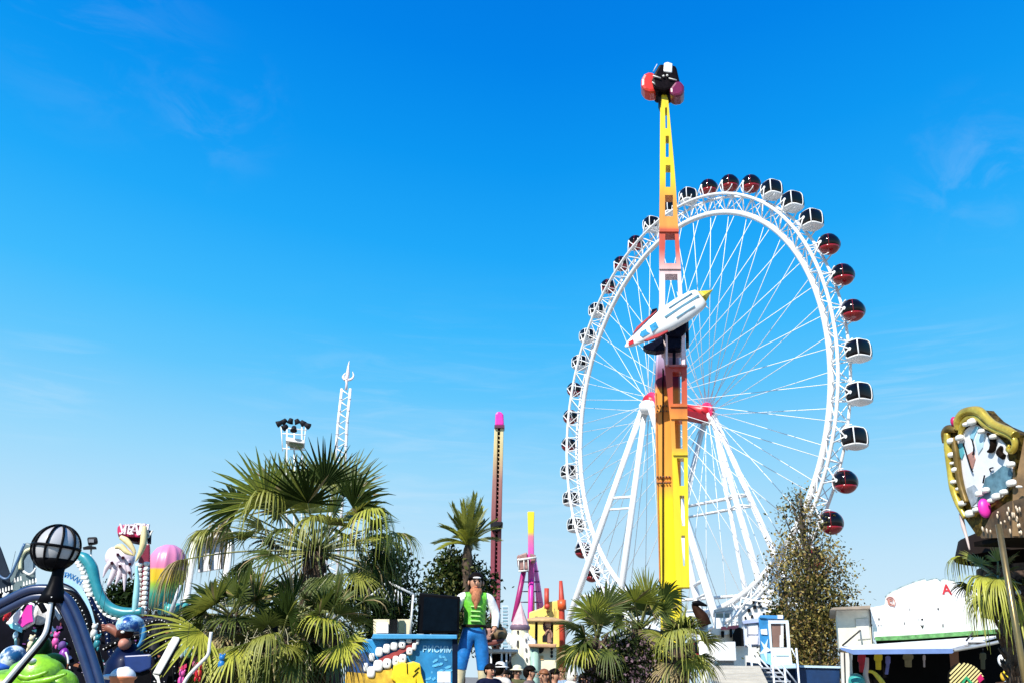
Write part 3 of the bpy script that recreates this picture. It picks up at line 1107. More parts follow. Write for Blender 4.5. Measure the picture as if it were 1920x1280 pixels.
def leaf_tree(name, label, cat, Y, prof, n, mats, seed, leaf=.14, depth=.8, twigs=90, trunk_px=None, dens=None, group=None, fill=None):
    """prof: list of (y, x_left, x_right) of the crown outline in photo pixels"""
    rnd = random.Random(seed)
    prof = sorted(prof)
    ytop, ybot = prof[0][0], prof[-1][0]

    def ex(y):
        for (y0, a0, b0), (y1, a1, b1) in zip(prof, prof[1:]):
            if y0 <= y <= y1:
                q = (y - y0) / (y1 - y0)
                return a0 + (a1 - a0) * q, b0 + (b1 - b0) * q
        return prof[-1][1:]
    xm = sum(ex(ybot)) / 2
    base = G(trunk_px or xm, Y)
    t = T(name, base, label, cat, group)
    top = P(sum(ex(ytop)) / 2, ytop, Y)
    tr = MB()
    H = top.z
    spine = [base.lerp(top, i / 10) + Vector((sin(i * 1.3) * .05 * H / 8, cos(i * 1.7) * .05 * H / 8, 0)) * (1 if i not in (0, 10) else 0) for i in range(11)]
    tr.tube(spine, [.022 * H * (1 - .92 * i / 10) + .01 for i in range(11)], 9)
    # clumps
    cl = []
    cr = MB()
    tries = 0
    while len(cl) < twigs and tries < 9000:
        tries += 1
        y = ytop + (ybot - ytop) * rnd.random() ** .8
        a, b = ex(y)
        u = rnd.uniform(-1, 1)
        v = rnd.uniform(-1, 1)
        if u * u + v * v > 1:
            continue
        x = (a + b) / 2 + u * (b - a) / 2
        hw = (P(b, y, Y).x - P(a, y, Y).x) / 2
        p = P(x, y, Y)
        p = Vector((p.x, Y + v * hw * depth, p.z))
        cl.append((p, hw, (y - ytop) / (ybot - ytop)))
    for p, hw, q in cl:
        s = spine[max(0, min(10, int((p.z / H) * 10 - rnd.uniform(.6, 2.2))))]
        md = s.lerp(p, .5) + RZ * (-.06 * (p - s).length)
        tr.tube([s, md, p], [.0055 * H * .5, .004 * H * .5, .0016 * H * .5], 5, cap=False)
    part('trunk', tr, mats[-1], t)
    per = n // max(1, len(cl))
    for p, hw, q in cl:
        rad = (.10 + .22 * q) * H * .16 + leaf
        mb0 = rnd.choices(range(len(mats) - 1), k=1)[0]
        k = per if not dens else int(per * dens(q) * rnd.uniform(.5, 1.4))
        for _ in range(k):
            g = Vector((rnd.gauss(0, .5), rnd.gauss(0, .5), rnd.gauss(0, .55))) * rad * 1.5
            o = p + g
            if o.z < .3:
                continue
            a = Vector((rnd.gauss(0, 1), rnd.gauss(0, 1), rnd.gauss(0, 1))).normalized()
            b = a.cross(Vector((rnd.gauss(0, 1), rnd.gauss(0, 1), rnd.gauss(0, 1)))).normalized()
            l = leaf * rnd.uniform(.6, 1.3)
            m = mb0 if rnd.random() < .65 else rnd.randrange(len(mats) - 1)
            cr.add([o - a * l * .5, o + b * l * .26, o + a * l * .5, o - b * l * .26], [(0, 1, 2, 3)], m)
    part('crown', cr, mats[:-1], t)
    return t


fan_palm('largest fan palm, tall ragged crown in front of the floodlight mast', 592, 1035, 16, 1.75, 26, 11, .21, lo=-35, hi=70, pet=.62, pale=.25,
         extra=[(578, 935, -.9, 0, 1.15, 2, .03), (545, 945, -.3, 0, 1.05, 0, .05), (625, 925, .4, 0, 1.05, 0, .05), (500, 930, -.6, 0, 1.10, 5, .12), (448, 940, -.5, 0, .80, 2, .25), (505, 925, -.9, 0, .75, 1, 1.1),
                (400, 970, -.2, 0, .70, 1, 1.2), (430, 965, .5, 0, .75, 3, 1.2), (662, 945, -.5, 0, 1.05, 2, .22), (690, 945, -.9, 0, .85, 5, 1.1), (735, 985, -.2, 0, .75, 1, .7), (720, 1000, .5, 0, .8, 0, 1.1),
                (588, 958, -1.2, 0, .70, 1, 1.3), (645, 930, .1, 0, 1.05, 0, .05), (530, 925, .1, 0, 1.0, 0, .06), (608, 910, -.2, 0, .95, 2, .04), (560, 920, .5, 0, 1.0, 1, .05), (545, 985, -.8, 0, .7, 0, .9), (640, 990, -.8, 0, .7, 0, .9), (690, 1040, -.3, 0, .8, 2, .9), (480, 1030, -.2, 0, .8, 2, .9), (350, 1010, .4, 0, .70, 3, 1.5), (700, 1020, .1, 0, .8, 2, .9)])
fan_palm('low fan palm with a pale leaf reaching left over the navy box', 440, 1160, 14, .95, 18, 23, .16, lo=-50, pale=.15,
         extra=[(378, 1170, -.6, 0, .95, 5, .18), (405, 1122, -.6, 0, .55, 1, .0), (455, 1112, -.5, 0, .62, 0, .0), (395, 1130, .2, 0, .70, 2, .2), (440, 1205, -.8, 0, .62, 5, .5), (480, 1120, -.3, 0, .65, 0, .05), (415, 1205, -.7, 0, .5, 1, .6)], pet=.42)
fan_palm('low fan palm with upright deep green leaves beside the blue toothed booth', 610, 1175, 14.2, .85, 19, 31, .17, lo=-55, pale=.1,
         extra=[(600, 1138, -.8, 0, .62, 0, .0), (628, 1125, -.7, 0, .72, 0, 0), (608, 1140, -1.0, 0, .60, 5, .55), (550, 1120, -.5, 0, .65, 2, .1), (640, 1190, -.8, 0, .55, 5, .15), (560, 1185, -.7, 0, .6, 1, 1.2), (680, 1120, .5, 0, .6, 2, .5)], pet=.42)
fan_palm('low fan palm half hidden between its two taller neighbours', 525, 1205, 13.5, .80, 22, 37, .16, lo=-60, pet=.4, pale=.12,
         extra=[(500, 1180, -.6, 0, .55, 1, 1.2), (540, 1150, -.3, 0, .6, 2, .1)])
fan_palm('fan palm with upright leaves in front of the yellow ride mast', 1200, 1180, 16, .92, 15, 41, .15, lo=-45, pale=.2,
         extra=[(1190, 1122, -.6, 0, .62, 5, .05), (1215, 1122, -.5, 0, .65, 1, .02), (1240, 1140, -.6, 0, .5, 0, .1), (1245, 1120, -.2, 0, .5, 2, .25), (1165, 1150, -.4, 0, .5, 0, .1)], pet=.42, thick=False)
fan_palm('small fan palm nearest the yellow castle backdrop', 1120, 1200, 15, .75, 14, 43, .14, lo=-50, pale=.25,
         extra=[(1098, 1190, -.3, 0, .42, 2, .2), (1110, 1150, -.2, 0, .5, 5, .1), (1135, 1140, -.1, 0, .5, 0, .05), (1080, 1215, -.3, 0, .4, 2, .25), (1095, 1205, -.4, 0, .4, 5, .5)], pet=.4, thick=False)
fan_palm('rounded fan palm with drooping pale leaves beside the white cabinet', 1275, 1212, 14.5, .72, 13, 47, .14, lo=-55,
         extra=[(1268, 1172, -.7, 0, .55, 1, 1.1), (1295, 1180, -.4, 0, .45, 1, .8), (1300, 1222, -.2, 0, .45, 5, .4), (1285, 1168, -.2, 0, .4, 5, .7)], pet=.38, thick=False, pale=.45)
fan_palm('bright yellow-green fan palm tucked under the carousel canopy', 1872, 1085, 13.2, .60, 9, 53, .09, lo=-65,
         extra=[(1800, 1028, 1.2, 0, .40, 5, 1.1), (1842, 1062, -.7, 0, .50, 5, 1.1), (1868, 1062, -.9, 0, .45, 5, 1.2), (1908, 1125, -.5, 0, .52, 5, .8), (1815, 1085, .6, 0, .35, 2, .4), (1838, 1110, -.3, 0, .4, 1, 1.3)], pet=.42, thick=False, pale=.6)
date_palm()
GR = [M('leaf_green', (.045, .075, .014), .55, var=.35, transl=.2), M('leaf_olive', (.10, .11, .02), .55, var=.35, transl=.2), M('leaf_dark', (.015, .030, .008), .55, var=.35), M('bark', (.07, .05, .035), .9, var=.4, scale=8, bump=.5)]
leaf_tree('leafy_tree', 'dense green tree behind the black screen', 'tree', 46, [(1044, 830, 852), (1056, 808, 872), (1080, 799, 912), (1130, 797, 915), (1190, 800, 910)], 9000, GR, 5, leaf=.26, twigs=110)
AUT = [M('leaf_ochre', (.30, .23, .05), .6, var=.4, transl=.2), M('leaf_rust', (.20, .12, .03), .6, var=.4, transl=.15), M('leaf_olive_brown', (.15, .14, .03), .6, var=.4, transl=.15), M('leaf_drab', (.05, .052, .014), .6, var=.4), M('twig_bark', (.10, .08, .06), .9, var=.4, scale=9)]
leaf_tree('autumn_tree', 'tall olive and rust autumn tree behind the blue booth', 'tree', 34,
          [(915, 1497, 1503), (945, 1472, 1520), (980, 1456, 1545), (1030, 1447, 1570), (1080, 1443, 1590), (1130, 1452, 1600), (1180, 1468, 1602), (1240, 1475, 1595), (1285, 1480, 1590)], 21000, AUT, 6, leaf=.135, twigs=230,
          dens=lambda q: .14 + 1.55 * q ** 1.2)
SH = [M('shrub_dark', (.010, .018, .007), .6, var=.4), M('shrub_mid', (.028, .040, .012), .6, var=.4), M('shrub_purple', (.16, .10, .12), .6, var=.3), GR[-1]]
leaf_tree('flowering_shrub', 'dark shrub with pale purple flecks below the right palms', 'shrub', 15, [(1205, 1150, 1215), (1225, 1120, 1245), (1255, 1110, 1260), (1300, 1105, 1270)], 5200, SH, 9, leaf=.075, twigs=90)
leaf_tree('leafy_tree', 'bright green tree top between the wheel station and autumn tree', 'tree', 48, [(1130, 1460, 1475), (1145, 1448, 1490), (1175, 1442, 1495), (1230, 1445, 1490)], 3500, GR, 10, leaf=.22, twigs=50)
leaf_tree('leafy_tree', 'dark green tree behind the teal serpent ride', 'tree', 26, [(1100, 215, 255), (1112, 205, 262), (1150, 200, 270), (1200, 200, 270)], 3600, [GR[2], GR[0], GR[2], GR[3]], 12, leaf=.16, twigs=60)
leaf_tree('leafy_tree', 'dark green tree behind the right half of the big palm', 'tree', 33, [(1010, 690, 735), (1040, 670, 760), (1090, 665, 770), (1150, 670, 770), (1230, 690, 760)], 9000, [GR[2], GR[0], GR[2], GR[3]], 13, leaf=.17, twigs=120)


# ------------------------------------------------------------------ people and figures
def skin_mesh(nodes, edges, root, sub=2):
    names = list(nodes)
    me = bpy.data.meshes.new('sk')
    me.from_pydata([tuple(nodes[k][0]) for k in names], [(names.index(a), names.index(b)) for a, b in edges], [])
    o = bpy.data.objects.new('sk', me)
    COL.objects.link(o)
    md = o.modifiers.new('s', 'SKIN')
    md.branch_smoothing = .6
    sv = me.skin_vertices[0].data
    for i, k in enumerate(names):
        r = nodes[k][1]
        sv[i].radius = r if isinstance(r, tuple) else (r, r)
        sv[i].use_root = (k == root)
    ss = o.modifiers.new('u', 'SUBSURF')
    ss.levels = ss.render_levels = sub
    bpy.context.view_layer.update()
    m2 = bpy.data.meshes.new_from_object(o.evaluated_get(bpy.context.evaluated_depsgraph_get()))
    vs = [v.co.copy() for v in m2.vertices]
    ns = [v.normal.copy() for v in m2.vertices]
    fs = [list(p.vertices) for p in m2.polygons]
    bpy.data.objects.remove(o)
    bpy.data.meshes.remove(me)
    bpy.data.meshes.remove(m2)
    return vs, ns, fs


def figure(name, label, cat, foot, H, face, top, bot, hair, pose=None, hairstyle='short', shoes=BLACK, extra=None, sleeve=None, wide=1., skin=SKIN, group=None, long_sleeve=True, hat=None, base_to=None, head=1., shoe_h=.06, bot_low=.07, sock=None):
    """one continuous body with clothes as shells over it; face = angle it looks to (0 = toward the camera)"""
    h = lambda x, y, z: Vector((x * wide if abs(x) > .03 else x, y, z))
    J = dict(pelvis=(h(0, 0, .53), (.098 * wide, .07)), spine=(h(0, .005, .63), (.085 * wide, .062)), chest=(h(0, .005, .735), (.108 * wide, .072)), collar=(h(0, 0, .815), (.06, .045)),
             neck=(h(0, .008, .855), .033), head=(h(0, .018, .905), (.050, .058)), crown=(h(0, .012, .952), (.046, .054)))
    for sg, n in ((-1, 'l'), (1, 'r')):
        J['sho' + n] = (h(sg * .112, 0, .795), .040)
        J['elb' + n] = (h(sg * .150, -.015, .64), .031)
        J['wri' + n] = (h(sg * .155, .03, .505), .021)
        J['pal' + n] = (h(sg * .155, .045, .462), (.020, .026))
        J['hip' + n] = (h(sg * .055, 0, .49), .066)
        J['kne' + n] = (h(sg * .062, .012, .275), .045)
        J['ank' + n] = (h(sg * .065, -.012, .055), .028)
        J['toe' + n] = (h(sg * .075, .075, .022), .024)
    for k, v in (pose or {}).items():
        J[k] = (h(*v), J[k][1])
    for k in ('head', 'crown'):
        J[k] = (J['neck'][0] + (J[k][0] - J['neck'][0]) * (1 + (head - 1) * .8), tuple(q * head for q in J[k][1]))
    E = [('pelvis', 'spine'), ('spine', 'chest'), ('chest', 'collar'), ('collar', 'neck'), ('neck', 'head'), ('head', 'crown')]
    for n in 'lr':
        E += [('collar', 'sho' + n), ('sho' + n, 'elb' + n), ('elb' + n, 'wri' + n), ('wri' + n, 'pal' + n), ('pelvis', 'hip' + n), ('hip' + n, 'kne' + n), ('kne' + n, 'ank' + n), ('ank' + n, 'toe' + n)]
    vs, ns, fs = skin_mesh(J, E, 'pelvis')
    Rf = Matrix.Rotation(pi + face, 3, 'Z')       # local +Y is forward
    tow = lambda p: Vector(foot) + Rf @ (Vector((-p.x, p.y, p.z)) * H)
    t = T(name, foot if base_to is None else base_to, label, cat, group)
    mb = MB().add([tow(v) for v in vs], [f[::-1] for f in fs], 0, True)
    for n in 'lr':                                # fingers, rooted in the palm
        p, w = J['pal' + n][0], J['wri' + n][0]
        d = (p - w).normalized()
        sd = Vector((0, 1, 0)) - d * d.y
        sd.normalize()
        inn = Vector((-1 if n == 'r' else 1, 0, 0))
        for k, (o, l) in enumerate(((-.017, .038), (-.006, .046), (.006, .050), (.017, .044))):
            b = p + sd * o + d * .012
            mb.tube([tow(b), tow(b + d * l * .55 + inn * .004), tow(b + d * l * .95 + inn * .018)], [.0065 * H, .006 * H, .0045 * H], 6)
        b = p + sd * .02 - d * .015
        mb.tube([tow(b), tow(b + sd * .018 + d * .014), tow(b + sd * .022 + d * .032 + inn * .006)], [.008 * H, .007 * H, .005 * H], 6)
    part('body', mb, skin, t)

    def shell(nm, test, mat, off):
        use = [f for f in fs if test(sum((vs[i] for i in f), Vector()) / len(f))]
        ids = sorted({i for f in use for i in f})
        mp = {i: k for k, i in enumerate(ids)}
        if ids:
            return part(nm, MB().add([tow(vs[i] + ns[i] * off) for i in ids], [[mp[i] for i in f][::-1] for f in use], 0, True), mat, t)

    def armness(c):                                # in an arm, and how far down (0 shoulder .. 1 wrist)
        best = None
        for n in 'lr':
            for a, b, q0 in (('sho', 'elb', 0), ('elb', 'wri', .5), ('wri', 'pal', 1.)):
                A, B = J[a + n][0], J[b + n][0]
                q = max(0, min(1, (c - A).dot(B - A) / (B - A).length_squared))
                d = (c - A.lerp(B, q)).length
                if best is None or d < best[0]:
                    best = (d, q0 + q * .5)
        return best
    inarm = lambda c: abs(c.x) > .088 * wide and armness(c)[0] < .055
    lim = 1.0 if long_sleeve else .35
    shell('shirt', lambda c: (inarm(c) and armness(c)[1] < lim) or (not inarm(c) and .535 < c.z < .835), sleeve or top, .010)
    if sleeve:
        shell('vest', lambda c: not inarm(c) and .545 < c.z < .83 and abs(c.x) < .105 * wide, top, .020)
    shell('trousers', lambda c: bot_low < c.z < .565 and not inarm(c), bot, .012)
    if sock:
        shell('sock', lambda c: .05 < c.z < bot_low and not inarm(c), sock, .008)
    shell('shoe', lambda c: c.z < shoe_h, shoes, .006)
    # face
    hc, k = J['head'][0], head
    V3 = lambda x, y, z: hc + Vector((x, y, z)) * k
    hk = H * k
    for sx in (-1, 1):
        part('eye', MB().ell(tow(V3(sx * .019, .055, .018)), .0072 * hk, 8, 6), BLACK, t)
        part('ear', MB().ell(tow(V3(sx * .053, -.002, .008)), (.008 * hk, .014 * hk, .018 * hk), 8, 6), skin, t)
        if hair:
            part('eyebrow', MB().ell(tow(V3(sx * .020, .056, .031)), (.014 * hk, .006 * hk, .004 * hk), 8, 6), hair, t)
    part('nose', MB().ell(tow(V3(0, .064, .000)), (.009 * hk, .014 * hk, .016 * hk), 8, 6), skin, t)
    part('mouth', MB().ell(tow(V3(0, .054, -.026)), (.015 * hk, .006 * hk, .004 * hk), 8, 6), M('lip_tone', (.35, .10, .08), .5), t)
    if hair:
        hb = MB()
        cc = V3(0, -.010, .030)
        hb.ell(tow(cc), (.060 * hk, .066 * hk, .058 * hk), 16, 10, z0=.12, z1=1.)
        hb.ell(tow(cc + Vector((0, -.024, -.012)) * k), (.058 * hk, .050 * hk, .062 * hk), 14, 8)
        if hairstyle == 'long':
            hb.ell(tow(cc + Vector((0, -.035, -.075)) * k), (.062 * hk, .038 * hk, .085 * hk), 14, 8)
        part('hair', hb, hair, t)
    if hat:
        q = V3(0, .004, .045)
        hm = MB().lathe(tow(q), [(.062 * hk, 0), (.060 * hk, .02 * hk), (.05 * hk, .045 * hk), (.025 * hk, .058 * hk), (0, .06 * hk)], 16)
        hm.lathe(tow(q), [(.055 * hk, .004 * hk), (.095 * hk, -.006 * hk), (.095 * hk, 0), (.055 * hk, .012 * hk)], 18)
        part('hat', hm, hat, t)
    if extra:
        extra(t, tow, J, H)
    return t


def statue():
    Y = 30
    topz, botz = P(884, 1076, Y).z, P(884, 1302, Y).z
    H = topz - botz
    foot = Vector((P(888, 1200, Y).x, Y, botz))

    def extra(t, tow, J, H):
        hc = J['head'][0]
        b = MB()
        b.ell(tow(hc + Vector((0, .034, -.066))), (.056 * H, .042 * H, .048 * H), 14, 10)
        b.ell(tow(hc + Vector((0, .062, -.115))), (.042 * H, .030 * H, .065 * H), 14, 10)
        b.ell(tow(hc + Vector((0, .072, -.165))), (.020 * H, .018 * H, .055 * H), 12, 8)
        part('beard', b, M('rust_beard', (.42, .15, .06), .7, var=.35, scale=14, bump=.5), t)
        w = MB().ell(tow(hc + Vector((0, .050, .050))), (.040 * H, .022 * H, .012 * H), 14, 8)
        part('headband', w, OFFW, t)
        d = MB()
        for z in (.60, .64, .68, .72):
            d.box(tow(Vector((0, .088, z))), (.085 * H, .02 * H, .009 * H))
        part('vest_lacing', d, M('pale_green_lacing', (.45, .75, .25), .5), t)
        part('belt', MB().lathe(tow(Vector((0, .002, .558))), [(.112 * H, -.012 * H), (.118 * H, 0), (.112 * H, .012 * H)], 20), M('dark_belt', (.02, .015, .01), .5), t)
        pd = MB().box(Vector((foot.x, foot.y, botz / 2)), (H * .42, H * .34, botz - .02))
        part('plinth', pd, BROWN, t, bevel=.04)
    figure('bearded_statue', 'giant bearded man statue in green vest and blue knee breeches beside black screen', 'statue', foot, H, .12, M('grass_green_vest', (.12, .46, .03), .5, var=.5, scale=2.2, bump=1.0), M('strong_blue_breeches', (.01, .16, .46), .45, var=.45, scale=1.6, bump=.9), HAIRD,
           pose=dict(shol=(-.118, 0, .80), shor=(.118, 0, .80), elbr=(.182, -.01, .66), wrir=(.165, .07, .545), palr=(.150, .10, .515), elbl=(-.17, -.01, .655), kner=(.078, .012, .275), knel=(-.088, .012, .275), ankr=(.092, -.01, .055), ankl=(-.108, -.01, .055), toer=(.11, .075, .022), toel=(-.14, .07, .022), hipr=(.06, 0, .49), hipl=(-.06, 0, .49)),
           sleeve=M('white_shirt_sleeve', (.80, .79, .76), .6, var=.16, scale=2.5, bump=.8), wide=1.06, extra=extra, bot_low=.20, sock=M('cream_sock', (.66, .58, .36), .6), base_to=Vector((foot.x, foot.y, 0)), shoe_h=.06, head=1.22)


statue()


def crowd():
    shirts = lambda n, c: M(n, c, .8, var=.25, scale=8)
    jeans = M('denim', (.04, .06, .12), .8, var=.3)
    dk = M('dark_trousers', (.02, .02, .025), .8)
    spec = [
        ('person with dark hair in a navy jacket beside the statue leg', 918, 17.5, 1.76, .5, shirts('navy_jacket', (.015, .02, .06)), jeans, HAIRD, 'short', None),
        ('person in a white hat and pale grey top by the pergola', 936, 19, 1.79, 2.6, shirts('pale_grey_top', (.48, .46, .42)), dk, HAIRD, 'short', OFFW),
        ('man in a grey brown jacket looking left by the castle wall', 993, 17.2, 1.74, 1.3, shirts('taupe_jacket', (.16, .12, .11)), dk, HAIRD, 'short', None),
        ('ginger haired woman in black seen before the castle', 1021, 16.5, 1.68, -.6, shirts('black_top', (.012, .012, .014)), dk, HAIRG, 'long', None),
        ('dark haired person in black next to the ginger haired woman', 1039, 17.3, 1.70, .9, shirts('black_coat', (.014, .014, .02)), dk, HAIRD, 'short', None),
        ('person in a dark red top half hidden behind the closed parasol', 949, 20, 1.68, -.4, shirts('dark_red_top', (.16, .02, .02)), jeans, HAIRD, 'long', None),
        ('person in a beige cap and olive jacket right of the closed parasol', 969, 21, 1.76, .2, shirts('olive_jacket', (.09, .09, .03)), dk, HAIRD, 'short', CREAM),
        ('ginger haired man in light blue shirt below the yellow play tower', 1055, 20.5, 1.76, -1.0, shirts('light_blue_shirt', (.28, .40, .55)), dk, HAIRG, 'short', None),
        ('long haired person in a pink top by the flowering shrub', 1095, 17.5, 1.64, .7, shirts('pink_top', (.52, .16, .24)), jeans, HAIRD, 'long', None),
        ('person in a white headscarf and white top at the left of the right palms', 1072, 16.2, 1.70, .4, shirts('white_top', (.70, .68, .66)), jeans, None, 'short', None),
    ]
    for lab, px, Y, H, face, top, bot, hair, hs, hat in spec:
        def scarf(t, tow, J, H):
            hc = J['head'][0]
            b = MB().ell(tow(hc + Vector((0, -.012, .012))), (.066 * H, .066 * H, .074 * H), 16, 10)
            b.ell(tow(hc + Vector((0, -.012, -.075))), (.075 * H, .060 * H, .055 * H), 16, 8)
            part('headscarf', b, OFFW, t)
        figure('person', lab, 'person', G(px, Y), H, face, top, bot, hair, hairstyle=hs, hat=hat, extra=scarf if 'headscarf' in lab else None, group='visitors in the crowd')


crowd()


# ------------------------------------------------------------------ middle: screen, toothed booth, castle
def middle():
    # black screen
    Y = 29.3
    t = T('video_screen', G(822, Y), 'large black video screen box standing above the blue toothed booth', 'screen')
    mb = MB().poly([(786, 1110), (863, 1117), (861, 1187), (781, 1186)], Y, .5)
    part('cabinet', mb, M('screen_cabinet', (.006, .006, .008), .4, var=.3), t, bevel=.04)
    part('display', MB().poly([(795, 1118), (858, 1122), (857, 1182), (792, 1181)], Y - .02, .03), M('dark_display', (.003, .008, .015), .35, var=.3), t)
    pl = MB()
    for x in (800, 845):
        pl.tube([P(x, 1186, Y + .3), Vector((P(x, 1186, Y).x, Y + .3, 0))], .09, 8)
    part('post', pl, BLACK, t) if False else None
    for x in (800, 845):
        part('post', MB().tube([P(x, 1186, Y + .3), Vector((P(x, 1186, Y).x, Y + .3, 0))], .09, 8), BLACK, t)
    # blue booth
    Y = 25
    t = T('toothed_booth', G(752, Y), 'blue painted booth front with a long row of white monster teeth', 'booth')
    wall = M('booth_blue', (.010, .17, .40), .5, var=.38, scale=.9, col2=(.02, .28, .58))
    mb = MB().poly([(676, 1197), (851, 1197), (851, 1300), (640, 1300), (648, 1258), (652, 1232), (664, 1210)], Y, 1.6)
    part('wall', mb, wall, t, bevel=.03)
    part('fascia', MB().poly([(700, 1187), (857, 1189), (857, 1197), (696, 1197)], Y - .25, 2.2), M('fascia_blue', (.05, .30, .55), .45), t, bevel=.02)
    part('corner_post', MB().rect(848, 1197, 858, 1300, Y - .12, .3), M('dark_corner', (.01, .02, .05), .5), t)
    part('deep_blue_panel', MB().poly([(650, 1232), (690, 1220), (700, 1248), (690, 1262), (650, 1258)], Y - .06, .06), M('deep_blue_paint', (.008, .05, .16), .5), t)  # darker blue panel at the left of the wall
    ye = MB().poly([(648, 1258), (690, 1262), (735, 1252), (745, 1300), (646, 1300)], Y - .1, .09)
    ds = M('mustard_paint', (.62, .38, .03), .5, var=.45, scale=4)
    part('lower_panel', ye, ds, t)
    part('gum', MB().poly([(700, 1243), (716, 1231), (745, 1219), (770, 1205), (786, 1196), (784, 1203), (768, 1216), (742, 1230), (718, 1241), (704, 1248)], Y - .1, .1), M('red_brown_gum', (.30, .045, .04), .4), t)
    up = [(697, 1231, 9, 13), (711, 1221, 12, 15), (725, 1215, 11, 15), (739, 1210, 11, 14), (754, 1207, 11, 13), (767, 1200, 9, 8)]
    lo = [(686, 1250, 7, 14), (696, 1259, 13, 18), (709, 1247, 15, 18), (726, 1243, 13, 16), (742, 1238, 10, 16), (755, 1234, 12, 15), (768, 1220, 10, 12), (777, 1211, 7, 12), (783, 1202, 5, 10)]
    tm = M('tooth_white', (.80, .79, .75), .35, var=.06)
    for i, (x, y, w, h) in enumerate(up + lo):
        mb = MB().ell(P(x, y, Y - .1), (w * .5 * S(Y) * 1.2, .07, h * .5 * S(Y) * 1.12), 18, 12, e1=.62, e2=.62)
        tt = part('tooth', mb, tm, t)
        if i in (4, 9, 10, 11, 12):
            part('tooth_pit', MB().ell(P(x + .5, y + .5, Y - .172), (.016, .012, .026), 8, 6), DGREY, tt)
    # yellow painted jersey figure
    j = MB().poly([(738, 1246), (752, 1240), (762, 1242), (775, 1239), (788, 1243), (790, 1262), (797, 1285), (797, 1300), (784, 1300), (781, 1275), (778, 1300), (744, 1300), (742, 1278), (733, 1272)], Y - .22, .18)
    jj = part('yellow_jersey', j, M('jersey_yellow', (.82, .58, .012), .5, var=.2), t, bevel=.03)
    st = MB()
    for a, b in (((786, 1250), (777, 1258)), ((784, 1258), (774, 1268)), ((763, 1242), (764, 1262))):
        st.bar(a, b, Y - .235, .9)
    part('jersey_stripe', st, BLACK, jj)
    # pale lettering-like splash
    mb = text_mb('РИСИМ', .22, .012, P(821, 1217, Y - .01), RX, RZ)
    part('lettering', mb, M('ice_blue_paint', (.36, .66, .82), .5), t)
    sp = MB()
    rnd = random.Random(5)
    for i in range(26):
        x, y = rnd.uniform(798, 846), rnd.uniform(1230, 1285)
        a = rnd.uniform(-.6, .6)
        l = rnd.uniform(2, 9)
        c = P(x, y, Y)
        k = []
        for q in range(9):
            th = 2 * pi * q / 9
            r = rnd.uniform(.6, 1.2)
            k.append(Vector((c.x + (cos(th) * l * cos(a) - sin(th) * 2.5 * sin(a)) * r * S(Y), Y - .006 - i * .0006, c.z + (cos(th) * l * sin(a) + sin(th) * 2.5 * cos(a)) * r * S(Y))))
        sp.prism(k, (0, .005, 0))
    o = part('paint_splash', sp, M('foam_blue_paint', (.10, .42, .68), .5, var=.4), t)
    o['kind'] = 'stuff'
    s = T('notice_board', G(833, 24), 'blank white notice board at the right end of the blue booth', 'sign')
    part('board', MB().rect(820, 1258, 845, 1279, 24.2, .05), WHITE, s, bevel=.01)
    part('post', MB().tube([P(832, 1279, 24.25), Vector((P(832, 1279, 24.25).x, 24.25, 0))], .03, 6), DGREY, s)
    # white pitched kiosk behind the palm
    Y = 29
    t = T('pitched_kiosk', G(745, Y), 'small white kiosk with pitched slatted roof between the palms and the black screen', 'kiosk')
    fr = MB()
    fr.bar((727, 1090), (776, 1114), Y, 2.2)
    fr.bar((775, 1113), (769, 1190), Y, 2.2)
    fr.bar((727, 1090), (690, 1120), Y, 2.0)
    part('frame', fr, OFFW, t)
    sl = MB()
    for i in range(7):
        sl.bar((722 + i * 5, 1096 + i * 2), (706 + i * 8, 1116 + i * 3), Y + .1, 1.1)
    part('roof_slat', sl, WHITE, t)['kind'] = 'stuff'
    part('wall', MB().rect(700, 1160, 770, 1300, Y + .3, 2.2), CREAM, t)
    part('window', MB().rect(730, 1160, 745, 1186, Y + .2, .12), GLASSD, t)
    part('window', MB().rect(748, 1162, 758, 1186, Y + .2, .12), M('greenish_glass', (.05, .08, .06), .2), t)
    part('sign_panel', MB().rect(705, 1166, 728, 1186, Y + .15, .12), WHITE, t)
    # distant tower block
    Y = 620
    t = T('tower_block', G(949, Y), 'pale distant tower block seen between the statue and the castle', 'building')
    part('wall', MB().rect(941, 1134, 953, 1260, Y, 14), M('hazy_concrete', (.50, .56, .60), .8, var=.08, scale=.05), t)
    wn_ = MB()
    for i in range(14):
        wn_.rect(942.5, 1137 + i * 6, 951.5, 1140.2 + i * 6, Y - .4, .5)
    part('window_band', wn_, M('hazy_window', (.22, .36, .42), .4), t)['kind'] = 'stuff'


middle()


